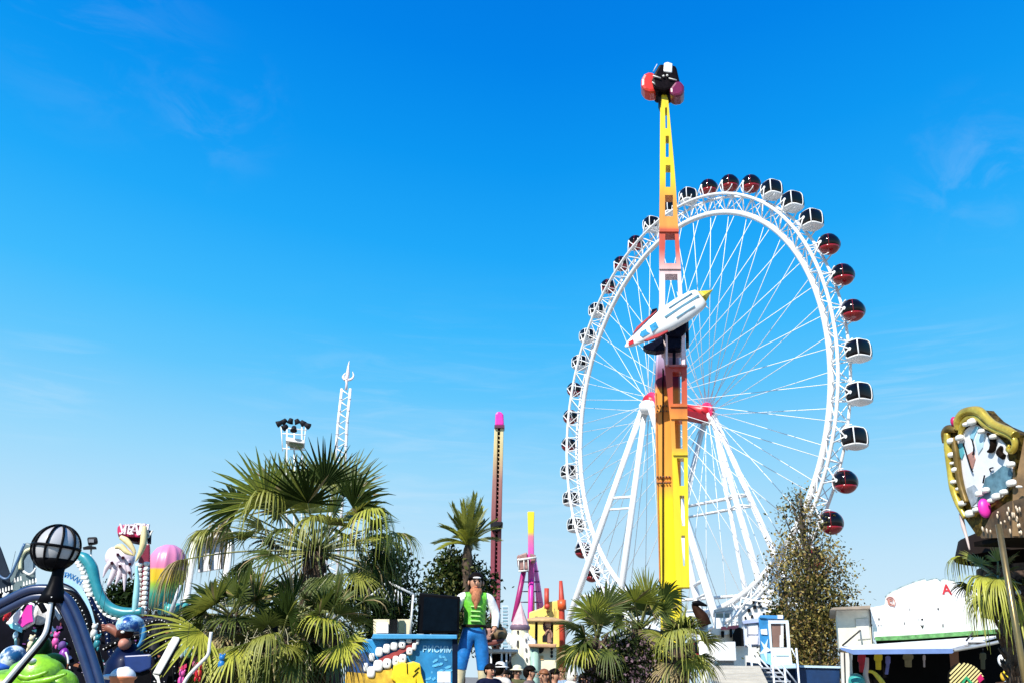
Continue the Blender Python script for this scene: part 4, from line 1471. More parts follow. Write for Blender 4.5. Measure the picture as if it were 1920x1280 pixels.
def castle():
    Y = 38
    # yellow back panel with red posts
    t = T('yellow_play_tower', G(1025, Y), 'tall yellow play tower panel with red posts behind the toy castle', 'play structure')
    yl = M('chalky_yellow', (.80, .62, .14), .6, var=.14, scale=1.2)
    part('panel', MB().poly([(992, 1147), (1018, 1138), (1022, 1128), (1054, 1124), (1058, 1300), (988, 1300)], Y, .5), yl, t, bevel=.05)
    rp_ = M('brick_red_post', (.48, .05, .025), .5)
    part('post', MB().tube([P(1025, 1102, Y - .2), P(1025, 1140, Y - .2)], .10, 8), rp_, t)
    part('post_knob', MB().ell(P(1026, 1136, Y - .25), .12, 10, 8), rp_, t)
    part('post', MB().tube([P(1051.5, 1088, Y - .2), P(1053, 1125, Y - .2), P(1056, 1300, Y - .2)], [.07, .12, .13], 8), rp_, t)
    part('post_sleeve', MB().tube([P(1053, 1124, Y - .22), P(1054, 1142, Y - .22)], .18, 8), M('orange_red', (.66, .10, .02), .4), t)
    part('arch_opening', MB().poly([(1017, 1202), (1017, 1192), (1021, 1187), (1026, 1187), (1028, 1192), (1028, 1202)], Y - .03, .05), DGREY, t)
    rl = MB()
    rl.bar((1024, 1146), (1031, 1146), Y - .1, .8)
    rl.bar((1022, 1155), (1029, 1152), Y - .1, .8)
    rl.bar((1040, 1140), (1039, 1162), Y - .1, .5)
    part('rail', rl, BROWN, t)
    # mushroom canopy
    Yc = 36.2
    t = T('round_canopy', G(1022, Yc), 'tan round canopy on thin dark posts in front of the yellow play tower', 'canopy')
    part('roof', MB().lathe(P(1022, 1164, Yc), [(0, .16), (.35, .15), (.95, .03), (1.0, -.04), (.92, -.08), (0, -.02)], 24), TAN, t)
    for x in (1006, 1035):
        part('post', MB().tube([P(x, 1160 if x > 1010 else 1155, Yc), Vector((P(x, 1164, Yc).x, Yc, 0))], .055, 6), DGREY, t)
    f = T('ledge_figure', G(1029, 35.6), 'small brown toy figure perched on the orange ledge', 'figure')
    fb = MB()
    ptube(fb, [(1031, 1205), (1030, 1192), (1029, 1180), (1028, 1173)], 35.6, [5, 4.2, 4, 2.6], n=4)
    ptube(fb, [(1030, 1180), (1025, 1183), (1022, 1190)], 35.5, [2.2, 1.9, 1.5], n=3)
    ptube(fb, [(1031, 1181), (1035, 1188), (1034, 1196)], 35.5, [2.2, 1.9, 1.5], n=3)
    part('body', fb, M('figure_brown', (.30, .15, .10), .6), f)
    part('head', MB().ell(P(1027, 1170, 35.55), (.13, .13, .15), 12, 8), SKIN, f)
    part('hair', MB().ell(P(1024, 1173, 35.6), (.13, .14, .22), 12, 8), M('maroon_hair', (.08, .02, .02), .6), f)
    # castle
    Yk = 34
    t = T('toy_castle', G(978, Yk), 'cream toy castle with round cone roofed turret and white stepped walls', 'play structure')
    cr = M('castle_cream', (.74, .68, .48), .65, var=.14, scale=2)
    c = P(975, 1178, Yk)
    r = 15.5 * S(Yk) * 1.05
    part('turret', MB().lathe(Vector((c.x, Yk, 0)), [(r * 1.05, 0), (r, c.z * .6), (r * .98, c.z)], 24), cr, t)
    part('turret_eave', MB().lathe(c, [(r * .9, -.08), (r * 1.18, 0), (r * 1.15, .10), (r * .9, .16)], 24), M('mauve_eave', (.14, .09, .13), .6), t)
    part('turret_roof', MB().lathe(c + Vector((0, 0, .1)), [(r * 1.08, 0), (r * .75, .25), (r * .32, .60), (r * .08, .80), (0, .86)], 10, smooth=False), M('faded_pink_roof', (.66, .42, .42), .6, var=.2), t)
    part('roof_finial', MB().ell(P(977, 1144, Yk), (.07, .07, .12), 8, 6), DGREY, t)
    for y in (1184, 1203, 1210):
        part('turret_window', MB().poly([(969.5, y - 3), (972.5, y - 3), (972.5, y + 3), (969.5, y + 3)], Yk - r - .03, .12), DGREY, t)
    part('house_wall', MB().poly([(953, 1300), (953, 1240), (958, 1232), (969, 1222), (984, 1236), (984, 1300)], Yk - 1.6, 1.0), cr, t, bevel=.03)
    part('house_door', MB().poly([(967, 1262), (967, 1250), (971, 1246), (976, 1250), (976, 1262)], Yk - 1.66, .1), OFFW, t)
    part('step_wall', MB().poly([(982, 1300), (982, 1190), (990, 1190), (990, 1200), (1004, 1200), (1004, 1300)], Yk - .9, 1.2), OFFW, t, bevel=.03)
    wd = MB()
    for x, y in ((985, 1196), (985, 1214), (986, 1232), (993, 1212), (993, 1230), (988, 1246), (1000, 1208)):
        part('window', MB().rect(x, y, x + 2.4, y + 6, Yk - .96, .1), M('dull_window', (.10, .09, .08), .4), t)
    part('ledge', MB().poly([(990, 1206), (1044, 1206), (1042, 1213), (992, 1212)], Yk - 1.5, 1.4), M('terracotta_ledge', (.48, .27, .14), .6, var=.25), t, bevel=.03)
    part('column', MB().tube([P(1002.5, 1213, Yk - 1.2), Vector((P(1002.5, 1213, Yk - 1.2).x, Yk - 1.2, 0))], .15, 12), M('sea_green_column', (.30, .46, .38), .5), t)
    part('front_wall', MB().rect(1009, 1213, 1043, 1300, Yk - 1.1, 1.5), cr, t, bevel=.03)
    part('wall_opening', MB().poly([(1011, 1224), (1011, 1214), (1020, 1214), (1019, 1220), (1014, 1224)], Yk - 1.14, .1), DGREY, t)
    part('wall_recess', MB().rect(1013, 1228, 1019, 1236, Yk - 1.13, .1), TAN, t)
    for y in (1215, 1222, 1229):
        part('wall_ornament', MB().ell(P(1034.5, y, Yk - 1.12), (.05, .04, .06), 8, 6), DGREY, t)
    dm = MB()
    for i in range(9):
        x = 955 + i * 5.5
        dm.ell(P(x, 1196 + (i % 3) * 5, Yk - .2), (.13, .13, .2), 8, 6)
    part('railing_ornament', dm, OFFW, t)['kind'] = 'stuff'
    for x, y in ((966, 1160), (959, 1170)):
        pass
    # pergola
    Yp = 32
    t = T('white_pergola', G(938, Yp), 'white flat roofed pergola with square posts under the barrel boat', 'pergola')
    part('roof', MB().poly([(905, 1216), (972, 1216), (972, 1222), (905, 1222)], Yp, 2.2), OFFW, t, bevel=.03)
    for x in (909, 919, 939, 948, 955):
        part('post', MB().rect(x, 1222, x + 3.4, 1300, Yp + .1, .14), WHITE, t)
    part('back_wall', MB().rect(905, 1222, 972, 1300, Yp + 2.1, .1), M('brown_black_wall', (.015, .010, .010), .7), t)
    # barrel boat
    Yb = 31.5
    t = T('barrel_boat', G(928, Yb), 'brown wooden barrel boat resting on the pergola roof by the statue hand', 'boat')
    h = MB()
    h.poly([(906, 1178), (921, 1176), (921, 1198), (906, 1200)], Yb, .9)
    part('cabin', h, M('pink_brown_wood', (.42, .22, .17), .6, var=.3), t, bevel=.05)
    R = Matrix.Rotation(radians(90), 3, 'Y')
    c0 = P(921, 1187, Yb + .5)
    k = S(Yb) * 1.1
    part('barrel', MB().lathe(c0, [(0, 0), (11 * k, 0), (13.5 * k, 8 * k), (12 * k, 20 * k), (8 * k, 26 * k), (0, 29 * k)], 18, R=R), M('olive_brown_stave', (.17, .11, .05), .6, var=.5, scale=7), t)
    part('keel', MB().poly([(908, 1200), (948, 1196), (942, 1204), (925, 1209), (908, 1209)], Yb + .1, .8), M('red_brown_keel', (.16, .04, .03), .5), t, bevel=.05)
    part('porthole', MB().ell(P(909, 1183, Yb - .02), (.09, .05, .11), 12, 8), DGREY, t)
    dk = MB()
    for i in range(5):
        dk.ell(P(916 + i * 5, 1172 + (i % 2) * 2, Yb + .4), (.10, .12, .08), 8, 6)
    dk.rect(914, 1171, 940, 1175, Yb + .2, .5)
    part('deck_rail', dk, M('greenish_black', (.02, .03, .02), .6), t)
    sk = T('ship_mast', G(936, 33.5), 'short dark mast with white cross lashings on the barrel boat', 'mast')
    part('mast', MB().tube([P(935, 1176, 31.9), P(936, 1150, 31.9)], .05, 6), DGREY, sk)
    # closed parasol
    Yq = 24
    t = T('closed_parasol', G(956, Yq), 'closed black parasol standing among visitors before the castle', 'parasol')
    c = P(956, 1262, Yq)
    s_ = S(Yq) * 1.1
    part('canopy', MB().lathe(c, [(2 * s_, -26 * s_), (7.5 * s_, -8 * s_), (7 * s_, 0), (3.5 * s_, 13 * s_), (0, 24 * s_)], 8, smooth=False), M('black_canvas', (.008, .008, .009), .8), t)
    part('pole', MB().tube([Vector((c.x, Yq, 0)), Vector((c.x, Yq, c.z + .42))], .025, 6), DGREY, t)


castle()


# ------------------------------------------------------------------ left: globe lamp arch and the dark ride
def lamp_arch():
    Y = 10
    base = G(98, Y)
    t = T('globe_lamp_arch', base, 'dark navy tubular arch carrying a caged white globe lamp', 'lamp')
    lft = [(100, 1112), (62, 1113), (25, 1128), (-25, 1158), (-75, 1215), (-110, 1300), (-125, 1420)]
    rgt = [(102, 1112), (124, 1128), (143, 1165), (160, 1212), (176, 1262), (192, 1320), (210, 1420)]
    for pts in (lft, rgt):
        a = MB()
        for o, r in ((-9, 8.5), (6, 8)):
            q = [(x + (o * .2 if pts is lft else o), y + (o if pts is lft else -o * .35)) for x, y in pts]
            ptube(a, q, Y + (.03 if o > 0 else 0), r, seg=12, n=8)
        part('arch_tube', a, M('navy_gloss', (.020, .035, .095), .3, var=.3, coat=.5), t)
    for pts, nm in ((rgt, 'bulb'),):
        b = MB()
        sp = spline([(x - 17, y + 2) for x, y in pts[1:6]], 7)
        for i, q in enumerate(sp[::1]):
            b.ell(P(q.x, q.y, Y + .02), .010 if i % 3 else .016, 6, 4)
        part('bulb_string', b, BULB, t)['kind'] = 'stuff'
    c = P(98, 1125, Y)
    s = S(Y) * 1.06
    part('neck', MB().lathe(c, [(0, -6 * s), (24 * s, -4 * s), (20 * s, 10 * s), (13 * s, 28 * s), (10 * s, 46 * s), (11 * s, 62 * s), (0, 63 * s)], 18), M('black_iron', (.006, .006, .009), .4, var=.3), t)
    g = P(105, 1026, Y)
    R = 41 * s
    gl = part('globe', MB().ell(g, R * .95, 28, 18), M('milky_globe', (.42, .42, .43), .25, var=.08, coat=.3), t)
    d = MB().lathe(g, [(0, -R * 1.0), (R * .55, -R * .90), (R * .82, -R * .62), (R * .80, -R * .52), (0, -R * .5)], 24)
    part('globe_dish', d, BLACK, gl)
    cg = MB()
    tilt = Matrix.Rotation(radians(4), 3, 'Y')
    for i in range(5):
        a = pi * i / 5 + .35
        cg.tube([g + tilt @ Vector((cos(a) * sin(x), sin(a) * sin(x), cos(x))) * R for x in [2 * pi * k / 40 for k in range(40)]], R * .055, 6, closed=True)
    cg.tube([g + tilt @ Vector((cos(x), sin(x), .02)) * R for x in [2 * pi * k / 40 for k in range(40)]], R * .065, 6, closed=True)
    part('globe_cage', cg, BLACK, t)
    p = MB()
    ptube(p, [(97, 1118), (92, 1150), (86, 1182), (72, 1204), (45, 1236), (4, 1284), (-40, 1335)], Y - .1, 4.2, n=5)
    part('bent_pole', p, WHITE, t)
    p = MB()
    ptube(p, [(102, 1118), (97, 1150), (91, 1184), (77, 1208), (50, 1240), (9, 1290), (-30, 1335)], Y - .03, 4.0, n=5)
    part('bent_pole', p, BLACK, t)
    # small floodlight behind
    Yf = 32
    t = T('floodlight_pole', G(172, Yf), 'small black floodlight on a thin pole right of the globe lamp', 'floodlight')
    part('lamp', MB().poly([(163, 1006), (182, 1005), (184, 1016), (165, 1020)], Yf, .5), DGREY, t, bevel=.06)
    part('lamp_grid', MB().rect(166, 1010, 176, 1016, Yf - .03, .04), M('grey_glass', (.2, .21, .23), .2), t)
    part('bracket', MB().poly([(155, 1025), (166, 1022), (180, 1024), (181, 1027), (156, 1028)], Yf, .3), DGREY, t)
    part('pole', MB().tube([P(171, 1018, Yf + .2), P(170, 1075, Yf + .2), Vector((P(170, 1075, Yf).x, Yf + .2, 0))], .035, 6), OFFW, t)


lamp_arch()


def dark_ride():
    # hall behind everything on the left
    Y = 25
    t = T('ride_hall', G(180, Y), 'long near black ride hall filling the space behind the left rides', 'building')
    dk = M('hall_black_blue', (.006, .006, .012), .6, var=.6, scale=1.5)
    part('wall', MB().poly([(-90, 1108), (60, 1112), (165, 1104), (168, 1150), (300, 1152), (300, 1146), (420, 1150), (640, 1190), (640, 1330), (-90, 1330)], Y, 5), dk, t, bevel=.05)
    tr = MB()
    for x0, x1, y in ((170, 300, 1154), (300, 420, 1154)):
        tr.poly([(x0, y), (x1 - 1, y + .5), (x1 - 1, y + 3), (x0, y + 3)], Y - .08, .08)
    part('roof_edge', tr, M('teal_edge', (.02, .10, .16), .4), t) if False else None
    rnd = random.Random(77)
    cols = [M('spot_purple', (.10, .015, .14), .5), M('spot_maroon', (.14, .015, .02), .5), M('spot_blue', (.01, .03, .14), .5), M('spot_lilac', (.40, .34, .46), .5), M('spot_white', (.7, .7, .68), .5), M('spot_teal', (.01, .12, .15), .5), M('spot_rust', (.25, .08, .03), .5)]
    for ci, cm in enumerate(cols):
        sp = MB()
        for i in range(26):
            x, y = rnd.uniform(-20, 420), rnd.uniform(1165, 1280)
            w, h_ = rnd.uniform(1.5, 7), rnd.uniform(1.5, 6)
            if ci in (3, 4):
                w, h_ = w * .4, h_ * .5
            k = []
            a0 = rnd.uniform(0, 6)
            for q in range(7):
                th = a0 + 2 * pi * q / 7
                r = rnd.uniform(.5, 1.2)
                k.append((x + cos(th) * w * r, y + sin(th) * h_ * r))
            sp.poly(k, Y - .05 - ci * .012 - i * .0004, .03)
        part('painted_scrap', sp, cm, t)['kind'] = 'stuff'
    for lab, pts, r, Yq, mt in (('black curved ride arm with bulbs behind the right lamp arch tube', [(116, 1110), (140, 1118), (160, 1150), (172, 1196), (186, 1250), (196, 1320)], 8, 14.8, BLACK),
                                ('thin dark blue ride arm dropping from the teal serpent', [(186, 1150), (200, 1180), (206, 1220), (222, 1262), (226, 1320)], 5, 14.6, NAVY),
                                ('black arm shaped shadow gap curling round the pink gable at the far left', [(-20, 1160), (10, 1122), (40, 1118), (70, 1126), (84, 1146)], 5, 13.6, BLACK),
                                ('black arm shaped shadow gap dropping left of the small faded pink gable', [(70, 1196), (64, 1216), (66, 1250), (60, 1320)], 5, 13.4, BLACK),
                                ('dark grey arm shaped shadow gap bowed over the navy box', [(206, 1240), (222, 1222), (262, 1218), (292, 1232), (300, 1320)], 4, 13.9, DGREY),
                                ('navy arm shaped shadow gap curving beneath the teal serpent belly', [(168, 1120), (190, 1156), (232, 1168), (286, 1160), (330, 1164)], 5, 16.2, NAVY),
                                ('black arm shaped shadow gap crossing behind the turbaned figure', [(196, 1215), (236, 1196), (282, 1192), (318, 1206), (330, 1260), (330, 1330)], 6, 14.4, BLACK),
                                ('dark ride arm arching behind the slanted white beam', [(270, 1172), (300, 1160), (322, 1176), (330, 1220), (334, 1320)], 6, 15.4, DGREY)):
        q = T('arm_and_shade_gap', G(pts[-1][0], Yq), lab, 'ride decoration')  # some of these dark arms are added as shadow gaps
        b = MB()
        ptube(b, pts, Yq, r, seg=10, n=6)
        part('arm_and_gap_tube', b, mt, q)
        b = MB()
        for k, w in enumerate(spline(pts, 5)[:-4]):
            b.ell(P(w.x - r * .3, w.y + r * .2, Yq - r * S(Yq) * .95), .009 if k % 3 else .014, 6, 4)
        part('tentacle_bulb', b, BULB, q)['kind'] = 'stuff'
    # teal serpent
    Y = 17
    t = T('teal_serpent', G(205, Y), 'glossy teal serpent arch with a row of white teeth left of the word sign', 'ride decoration')
    b = MB()
    ptube(b, [(140, 1037), (158, 1045), (172, 1064), (180, 1095), (190, 1122), (207, 1140), (235, 1149), (268, 1146)], Y, [4, 10, 11, 9, 10, 10, 11, 9], seg=14, n=6)
    part('body', b, TEAL, t)
    b = MB()
    ptube(b, [(252, 1148), (255, 1120), (257, 1090), (256, 1060)], Y - .05, [5, 6, 5, 2], seg=12, n=5)
    part('neck', b, M('pale_teal_gloss', (.30, .60, .62), .3, coat=.3), t)
    tp = spline([(150, 1052), (160, 1068), (166, 1090), (171, 1108), (181, 1127), (195, 1145), (215, 1155), (240, 1158)], 5)
    for i in range(0, len(tp) - 1, 2):
        a = tp[i]
        d = (tp[i + 1] - a).normalized()
        nrm = Vector((-d.y, d.x))
        if nrm.x > 0 and i < 20:
            nrm = -nrm
        if i >= 20 and nrm.y < 0:
            nrm = -nrm
        big = 6 if 6 < i < 24 else 4
        c = P(a.x + nrm.x * 5, a.y + nrm.y * 5, Y - .05)
        part('tooth', MB().ell(c, (big * S(Y) * 1.15, .04, 3.6 * S(Y)), 14, 8, e1=.5, e2=.5), BULB, t)
    # white and blue lettered arch
    Y = 15.5
    t = T('lettered_arch', G(140, Y), 'white arch band with light blue lettered rim behind the globe lamp', 'arch')
    o1 = spline([(96, 1082), (118, 1082), (143, 1092), (160, 1112), (172, 1142), (181, 1178)], 6)
    i1 = spline([(96, 1090), (116, 1091), (138, 1101), (153, 1119), (163, 1146), (170, 1176)], 6)
    i2 = spline([(96, 1104), (112, 1105), (129, 1113), (143, 1129), (153, 1150), (160, 1176)], 6)
    band = lambda A, B, Yq, d: MB().poly([(q.x, q.y) for q in A] + [(q.x, q.y) for q in B[::-1]], Yq, d)
    part('rim', band(o1, i1, Y, .35), M('ice_blue_rim', (.36, .60, .78), .4), t)
    ln = [(q.x - .6, q.y + .4) for q in i1]
    part('rim_line', MB().poly([(q.x, q.y) for q in i1] + [(q.x - 2.2, q.y + 2.4) for q in i1[::-1]], Y - .02, .3), NAVY, t)
    part('band', band([Vector((q.x - 2.2, q.y + 2.4)) for q in i1], i2, Y + .03, .3), WHITE, t)
    lt = MB()
    for k, ch in enumerate('АСТРАХАН'):
        x = 106 + k * 6.2
        y = 1079.0 + (max(0, k - 2.5) ** 1.9) * .75
        text_mb(ch, .115, .02, P(x, y - 1.2, Y + .1), Vector((1, 0, -.05 - .085 * max(0, k - 2))), Vector((.05 + .085 * max(0, k - 2), 0, 1)), 0, lt)
    part('lettering', lt, M('strong_blue_letter', (.01, .17, .42), .4), t)
    fr = MB()
    rnd = random.Random(4)
    for i in range(40):
        q = rnd.choice(i2)
        c = P(q.x - rnd.uniform(4, 22), q.y + rnd.uniform(-2, 18), Y + .6)
        fr.ell(c, (rnd.uniform(.02, .05), .05, rnd.uniform(.02, .06)), 7, 5)
    part('fringe', fr, M('lilac_white', (.62, .58, .68), .6), t)['kind'] = 'stuff'
    # word sign on its toothed pillar
    Y = 18
    t = T('word_sign', G(262, Y), 'crimson word sign on a pillar lined with white teeth', 'sign')
    part('board', MB().poly([(224, 983), (273, 980), (277, 984), (276, 1007), (226, 1004), (220, 999), (220, 987)], Y, .5), M('sign_crimson', (.52, .015, .10), .45, var=.3), t, bevel=.03)
    part('board_underside', MB().poly([(224, 1004), (263, 1007), (262, 1016), (232, 1010)], Y + .08, .4), M('dark_maroon', (.05, .004, .006), .5), t)
    lt = MB()
    for ch, x, sz in (('У', 230.5, .27), ('Г', 239, .26), ('Е', 245.5, .25), ('А', 253, .30), ('Т', 263, .29), ('И', 271, .27)):
        text_mb(ch, sz, .05, P(x, 993, Y - .02), Vector((1, 0, -.04)), RZ, 0, lt)
    part('lettering', lt, M('pink_white_letter', (.80, .70, .74), .4), t)
    part('side_board', MB().poly([(276, 992), (284, 994), (283, 1016), (276, 1014)], Y - .05, .3), M('navy_side', (.01, .02, .05), .4), t)
    part('side_letter', text_mb('У', .20, .03, P(280, 1002, Y - .07), RX, RZ), OFFW, t)
    part('pillar', MB().poly([(259, 1050), (272, 1018), (281, 1018), (281, 1090), (276, 1158), (258, 1158)], Y + .1, .5), M('pillar_maroon', (.16, .006, .03), .4, var=.3), t, bevel=.03)
    part('pillar_stripe', MB().poly([(267, 1060), (271, 1060), (270, 1100), (266, 1140), (262, 1140), (265, 1100)], Y + .06, .08), CRIM, t)
    for i in range(11):
        y = 1056 + i * 9.2
        a = MB().ell(P(261 - i * .25, y + 2, Y + .03), (6.2 * S(Y), .05, 3.5 * S(Y)), 14, 8, e1=.5, e2=.5)
        part('tooth', a, BULB, t)
        a = MB().ell(P(275 - i * .55, y, Y + .03), (4.8 * S(Y), .05, 3.9 * S(Y)), 14, 8, e1=.5, e2=.5)
        part('tooth', a, BULB, t)
    hn = M('cream_horn', (.72, .60, .30), .5, var=.15)
    for pts, r in (([(226, 1006), (236, 1012), (245, 1022), (252, 1034), (251, 1042)], [4, 6, 5, 3, .6]), ([(271, 986), (270, 1004), (268, 1022), (262, 1038), (254, 1052)], [4, 6.5, 6.5, 4.5, .6])):
        b = MB()
        ptube(b, pts, Y - .15, r, seg=10, n=5)
        part('horn', b, hn, t)
    b = MB()
    ptube(b, [(216, 1026), (226, 1024), (238, 1034), (250, 1040)], Y - .1, [3, 6, 5, 1], seg=10, n=5)
    part('horn', b, hn, t)
    # pale clawed hand
    Y = 19
    t = T('clawed_hand', G(222, Y), 'pale lilac clawed hand sculpture reaching down beside the word sign', 'sculpture')
    pw = M('lilac_white_fibre', (.70, .62, .68), .45, var=.15)
    palm = MB()
    palm.ell(P(226, 1048, Y), (.30, .16, .26), 18, 12)
    palm.ell(P(212, 1042, Y), (.16, .14, .20), 14, 10)
    part('palm', palm, pw, t)
    for pts, r in (([(222, 1050), (214, 1072), (206, 1090), (202, 1098)], [8, 6.5, 4, .6]), ([(228, 1055), (224, 1078), (216, 1096)], [7, 5.5, .6]), ([(234, 1055), (234, 1080), (233, 1108)], [6, 4.5, .6]),
                   ([(238, 1050), (243, 1070), (247, 1086)], [5.5, 4.5, .6]), ([(212, 1050), (200, 1064), (193, 1082)], [6, 4.5, .6])):
        b = MB()
        ptube(b, pts, Y - .1, r, seg=10, n=5)
        part('finger', b, pw, t)
    kn = MB()
    for x, y in ((218, 1036), (228, 1042), (222, 1058), (241, 1054), (240, 1070), (207, 1052)):
        kn.rect(x, y, x + 5, y + 4.5, Y - .26, .12)
    part('dark_stud', kn, M('plum_black', (.05, .01, .02), .5), t)['kind'] = 'stuff'
    # balloon like dome
    Y = 22
    t = T('striped_balloon', G(308, Y), 'big pink balloon shape shading into yellow and green bands behind the palm', 'balloon')
    zz = lambda y: P(305, y, Y).z
    bm = Mgrad('balloon_paint', [(zz(1160), (.03, .22, .22)), (zz(1115), (.05, .40, .28)), (zz(1098), (.35, .55, .05)), (zz(1088), (.80, .55, .02)), (zz(1070), (.78, .48, .02)), (zz(1066), (.72, .20, .36)), (zz(1015), (.80, .30, .50))], rough=.35)
    c = P(311, 1072, Y)
    k = S(Y) * .90
    part('envelope', MB().lathe(c, [(0, -80 * k), (24 * k, -74 * k), (36 * k, -48 * k), (41 * k, -10 * k), (41 * k, 14 * k), (37 * k, 34 * k), (27 * k, 49 * k), (12 * k, 57 * k), (0, 58 * k)], 24, gores=12), bm, t)
    part('stem', MB().tube([Vector((c.x, Y, 0)), Vector((c.x, Y, c.z - 80 * k))], .12, 8), DGREY, t)
    # teal shells and white fans right of it
    Y = 18.5
    t = T('teal_sea_creature', G(310, Y), 'teal lumpy sea creature with white striped fan below the balloon', 'ride decoration')
    b = MB()
    for x, y, r in ((308, 1136, 10), (318, 1142, 12), (332, 1140, 11), (345, 1136, 9), (302, 1146, 7), (352, 1145, 11)):
        b.ell(P(x, y, Y), (r * S(Y), r * S(Y), r * S(Y) * .9), 14, 10)
    part('body', b, M('mint_teal', (.06, .36, .33), .35, var=.35, scale=3, coat=.3), t)
    b = MB()
    for i in range(6):
        a = radians(150 - i * 24)
        ptube(b, [(366, 1172), (366 + cos(a) * 12, 1172 - sin(a) * 12), (366 + cos(a) * 30, 1172 - sin(a) * 26)], Y - .3, [2, 4, 1.5], n=3)
    part('fan', b, WHITE, t)
    b = MB().tube([P(319, 1152, Y - .2), P(338, 1096, Y - .2)], [.05, .03], 8)
    part('spike', b, M('pale_steel', (.55, .60, .64), .4), t)
    # white trailer behind the palms
    Y = 23
    t = T('white_stage_frame', G(400, Y), 'white slatted stage frame glimpsed behind the left of the big palm', 'stage')
    part('beam', MB().poly([(362, 1000), (438, 994), (438, 1004), (362, 1012)], Y, .5), OFFW, t, bevel=.03)
    part('curtain', MB().poly([(368, 1014), (430, 1006), (430, 1062), (372, 1072)], Y + .3, .15), M('white_cloth', (.72, .71, .72), .8, var=.1), t)
    for x in (372, 392, 414):
        part('mullion', MB().rect(x, 1010, x + 2.5, 1066, Y + .18, .08), DGREY, t)
    for x in (366, 434):
        part('post', MB().tube([P(x, 1004, Y + .2), Vector((P(x, 1004, Y).x, Y + .2, 0))], .09, 8), OFFW, t)
    # far left slabs and cartoon house
    Y = 20
    t = T('leaning_fin', G(-8, Y), 'dark slate leaning fin at the far left edge', 'ride decoration')
    part('fin', MB().poly([(-60, 1010), (-6, 1012), (2, 1026), (18, 1070), (30, 1110), (-60, 1120)], Y, .6), M('slate_blue', (.035, .05, .075), .4, var=.25), t, bevel=.06)
    part('base', MB().poly([(-60, 1110), (30, 1104), (30, 1300), (-60, 1300)], Y + .05, .5), dk, t)
    t = T('cartoon_house', G(42, Y), 'crooked slate house front with cream arched window left of the globe lamp', 'ride decoration')
    part('wall', MB().poly([(16, 1082), (24, 1066), (47, 1015), (56, 1017), (66, 1026), (66, 1110), (20, 1110)], Y, .6), M('grey_green_slate', (.11, .16, .17), .5, var=.25), t, bevel=.05)
    b = MB()
    ptube(b, [(38, 1066), (39, 1048), (46, 1034), (58, 1028), (68, 1028)], Y - .05, 3.4, n=5)
    part('window_arch', b, M('cream_trim', (.74, .70, .42), .5), t)
    part('window', MB().poly([(46, 1070), (45, 1050), (52, 1039), (62, 1036), (62, 1070), (54, 1074)], Y - .04, .1), M('slate_pane', (.14, .20, .25), .3), t)
    b = MB()
    ptube(b, [(44, 1070), (54, 1076), (62, 1072), (67, 1064)], Y - .08, 2.2, n=4)
    part('window_sill', b, OFFW, t)
    b = MB()
    ptube(b, [(-2, 1078), (8, 1084), (18, 1080), (30, 1056), (46, 1018)], Y - .1, 2.4, n=4)
    part('edge_trim', b, M('steel_blue', (.06, .13, .24), .35), t)
    for i in range(13):
        x, y = -2 + i * 5.6, 1111 - i * 1.7 - (12 if 4 < i < 8 else 0)
        part('picket', MB().poly([(x, y), (x + 1, y - 8), (x + 2.6, y - 8), (x + 3.4, y)], Y - .2, .06), BULB, t)
    # pink diamond gable
    Y = 14
    t = T('pink_gable', G(44, Y), 'tilted magenta gable with white border and pale blue base inside the lamp arch', 'ride decoration')
    part('border', MB().poly([(10, 1168), (30, 1146), (52, 1126), (66, 1131), (62, 1148), (65, 1166), (42, 1180), (20, 1172)], Y, .3), WHITE, t, bevel=.02)
    part('panel', MB().poly([(33, 1166), (50, 1134), (60, 1132), (60, 1150), (62, 1164), (42, 1175)], Y - .04, .06), MAGENTA, t)
    part('base', MB().poly([(16, 1170), (24, 1167), (42, 1177), (40, 1185), (20, 1176)], Y - .06, .3), M('cyan_paint', (.20, .60, .70), .4), t)
    part('slot', MB().poly([(39, 1142), (50, 1127), (52, 1129), (42, 1144)], Y - .05, .05), BLACK, t)
    part('finial', MB().tube([P(29, 1186, Y), P(30, 1222, Y)], [.016, .024], 6), LTEAL, t)
    part('finial_ball', MB().ell(P(29, 1190, Y), (.035, .035, .06), 10, 8), PBLUE, t)
    part('post', MB().tube([P(40, 1180, Y + .2), Vector((P(40, 1180, Y).x, Y + .2, 0))], .05, 6), DGREY, t)
    t = T('round_clock_face', G(80, Y + .5), 'round black and white swirled disc between pink gable and right arch tube', 'ride decoration')
    R = Matrix.Rotation(radians(90), 3, 'X')
    c = P(80, 1150, Y + .5)
    part('disc', MB().lathe(c, [(0, -.06), (.17, -.06), (.19, 0), (.17, .05), (0, .05)], 24, R=R), M('swirl_white', (.6, .58, .55), .5, var=.5, scale=9), t)
    part('rim', MB().tube([c + Vector((cos(x) * .19, -.05, sin(x) * .19)) for x in [2 * pi * k / 28 for k in range(28)]], .022, 6, closed=True), BLACK, t)
    part('bracket', MB().poly([(84, 1128), (104, 1136), (116, 1156), (110, 1162), (96, 1142)], Y + .6, .15), WHITE, t)
    part('post', MB().tube([c, Vector((c.x, Y + .6, 0))], .05, 6), DGREY, t)
    t = T('pink_gable', G(90, Y), 'small faded pink gable with white sides under the swirled disc', 'ride decoration')
    part('border', MB().poly([(76, 1195), (84, 1172), (93, 1163), (103, 1182), (92, 1190)], Y, .25), WHITE, t, bevel=.02)
    part('panel', MB().poly([(84, 1192), (85, 1177), (92, 1172), (98, 1184), (90, 1191)], Y - .03, .05), PINK, t)
    part('post', MB().tube([P(88, 1188, Y + .1), Vector((P(88, 1188, Y).x, Y + .1, 0))], .05, 6), DGREY, t)
    # green creature
    Y = 12
    t = T('green_creature', G(70, Y), 'lime green lumpy creature with dark green crest at the lower left', 'ride decoration')
    b = MB()
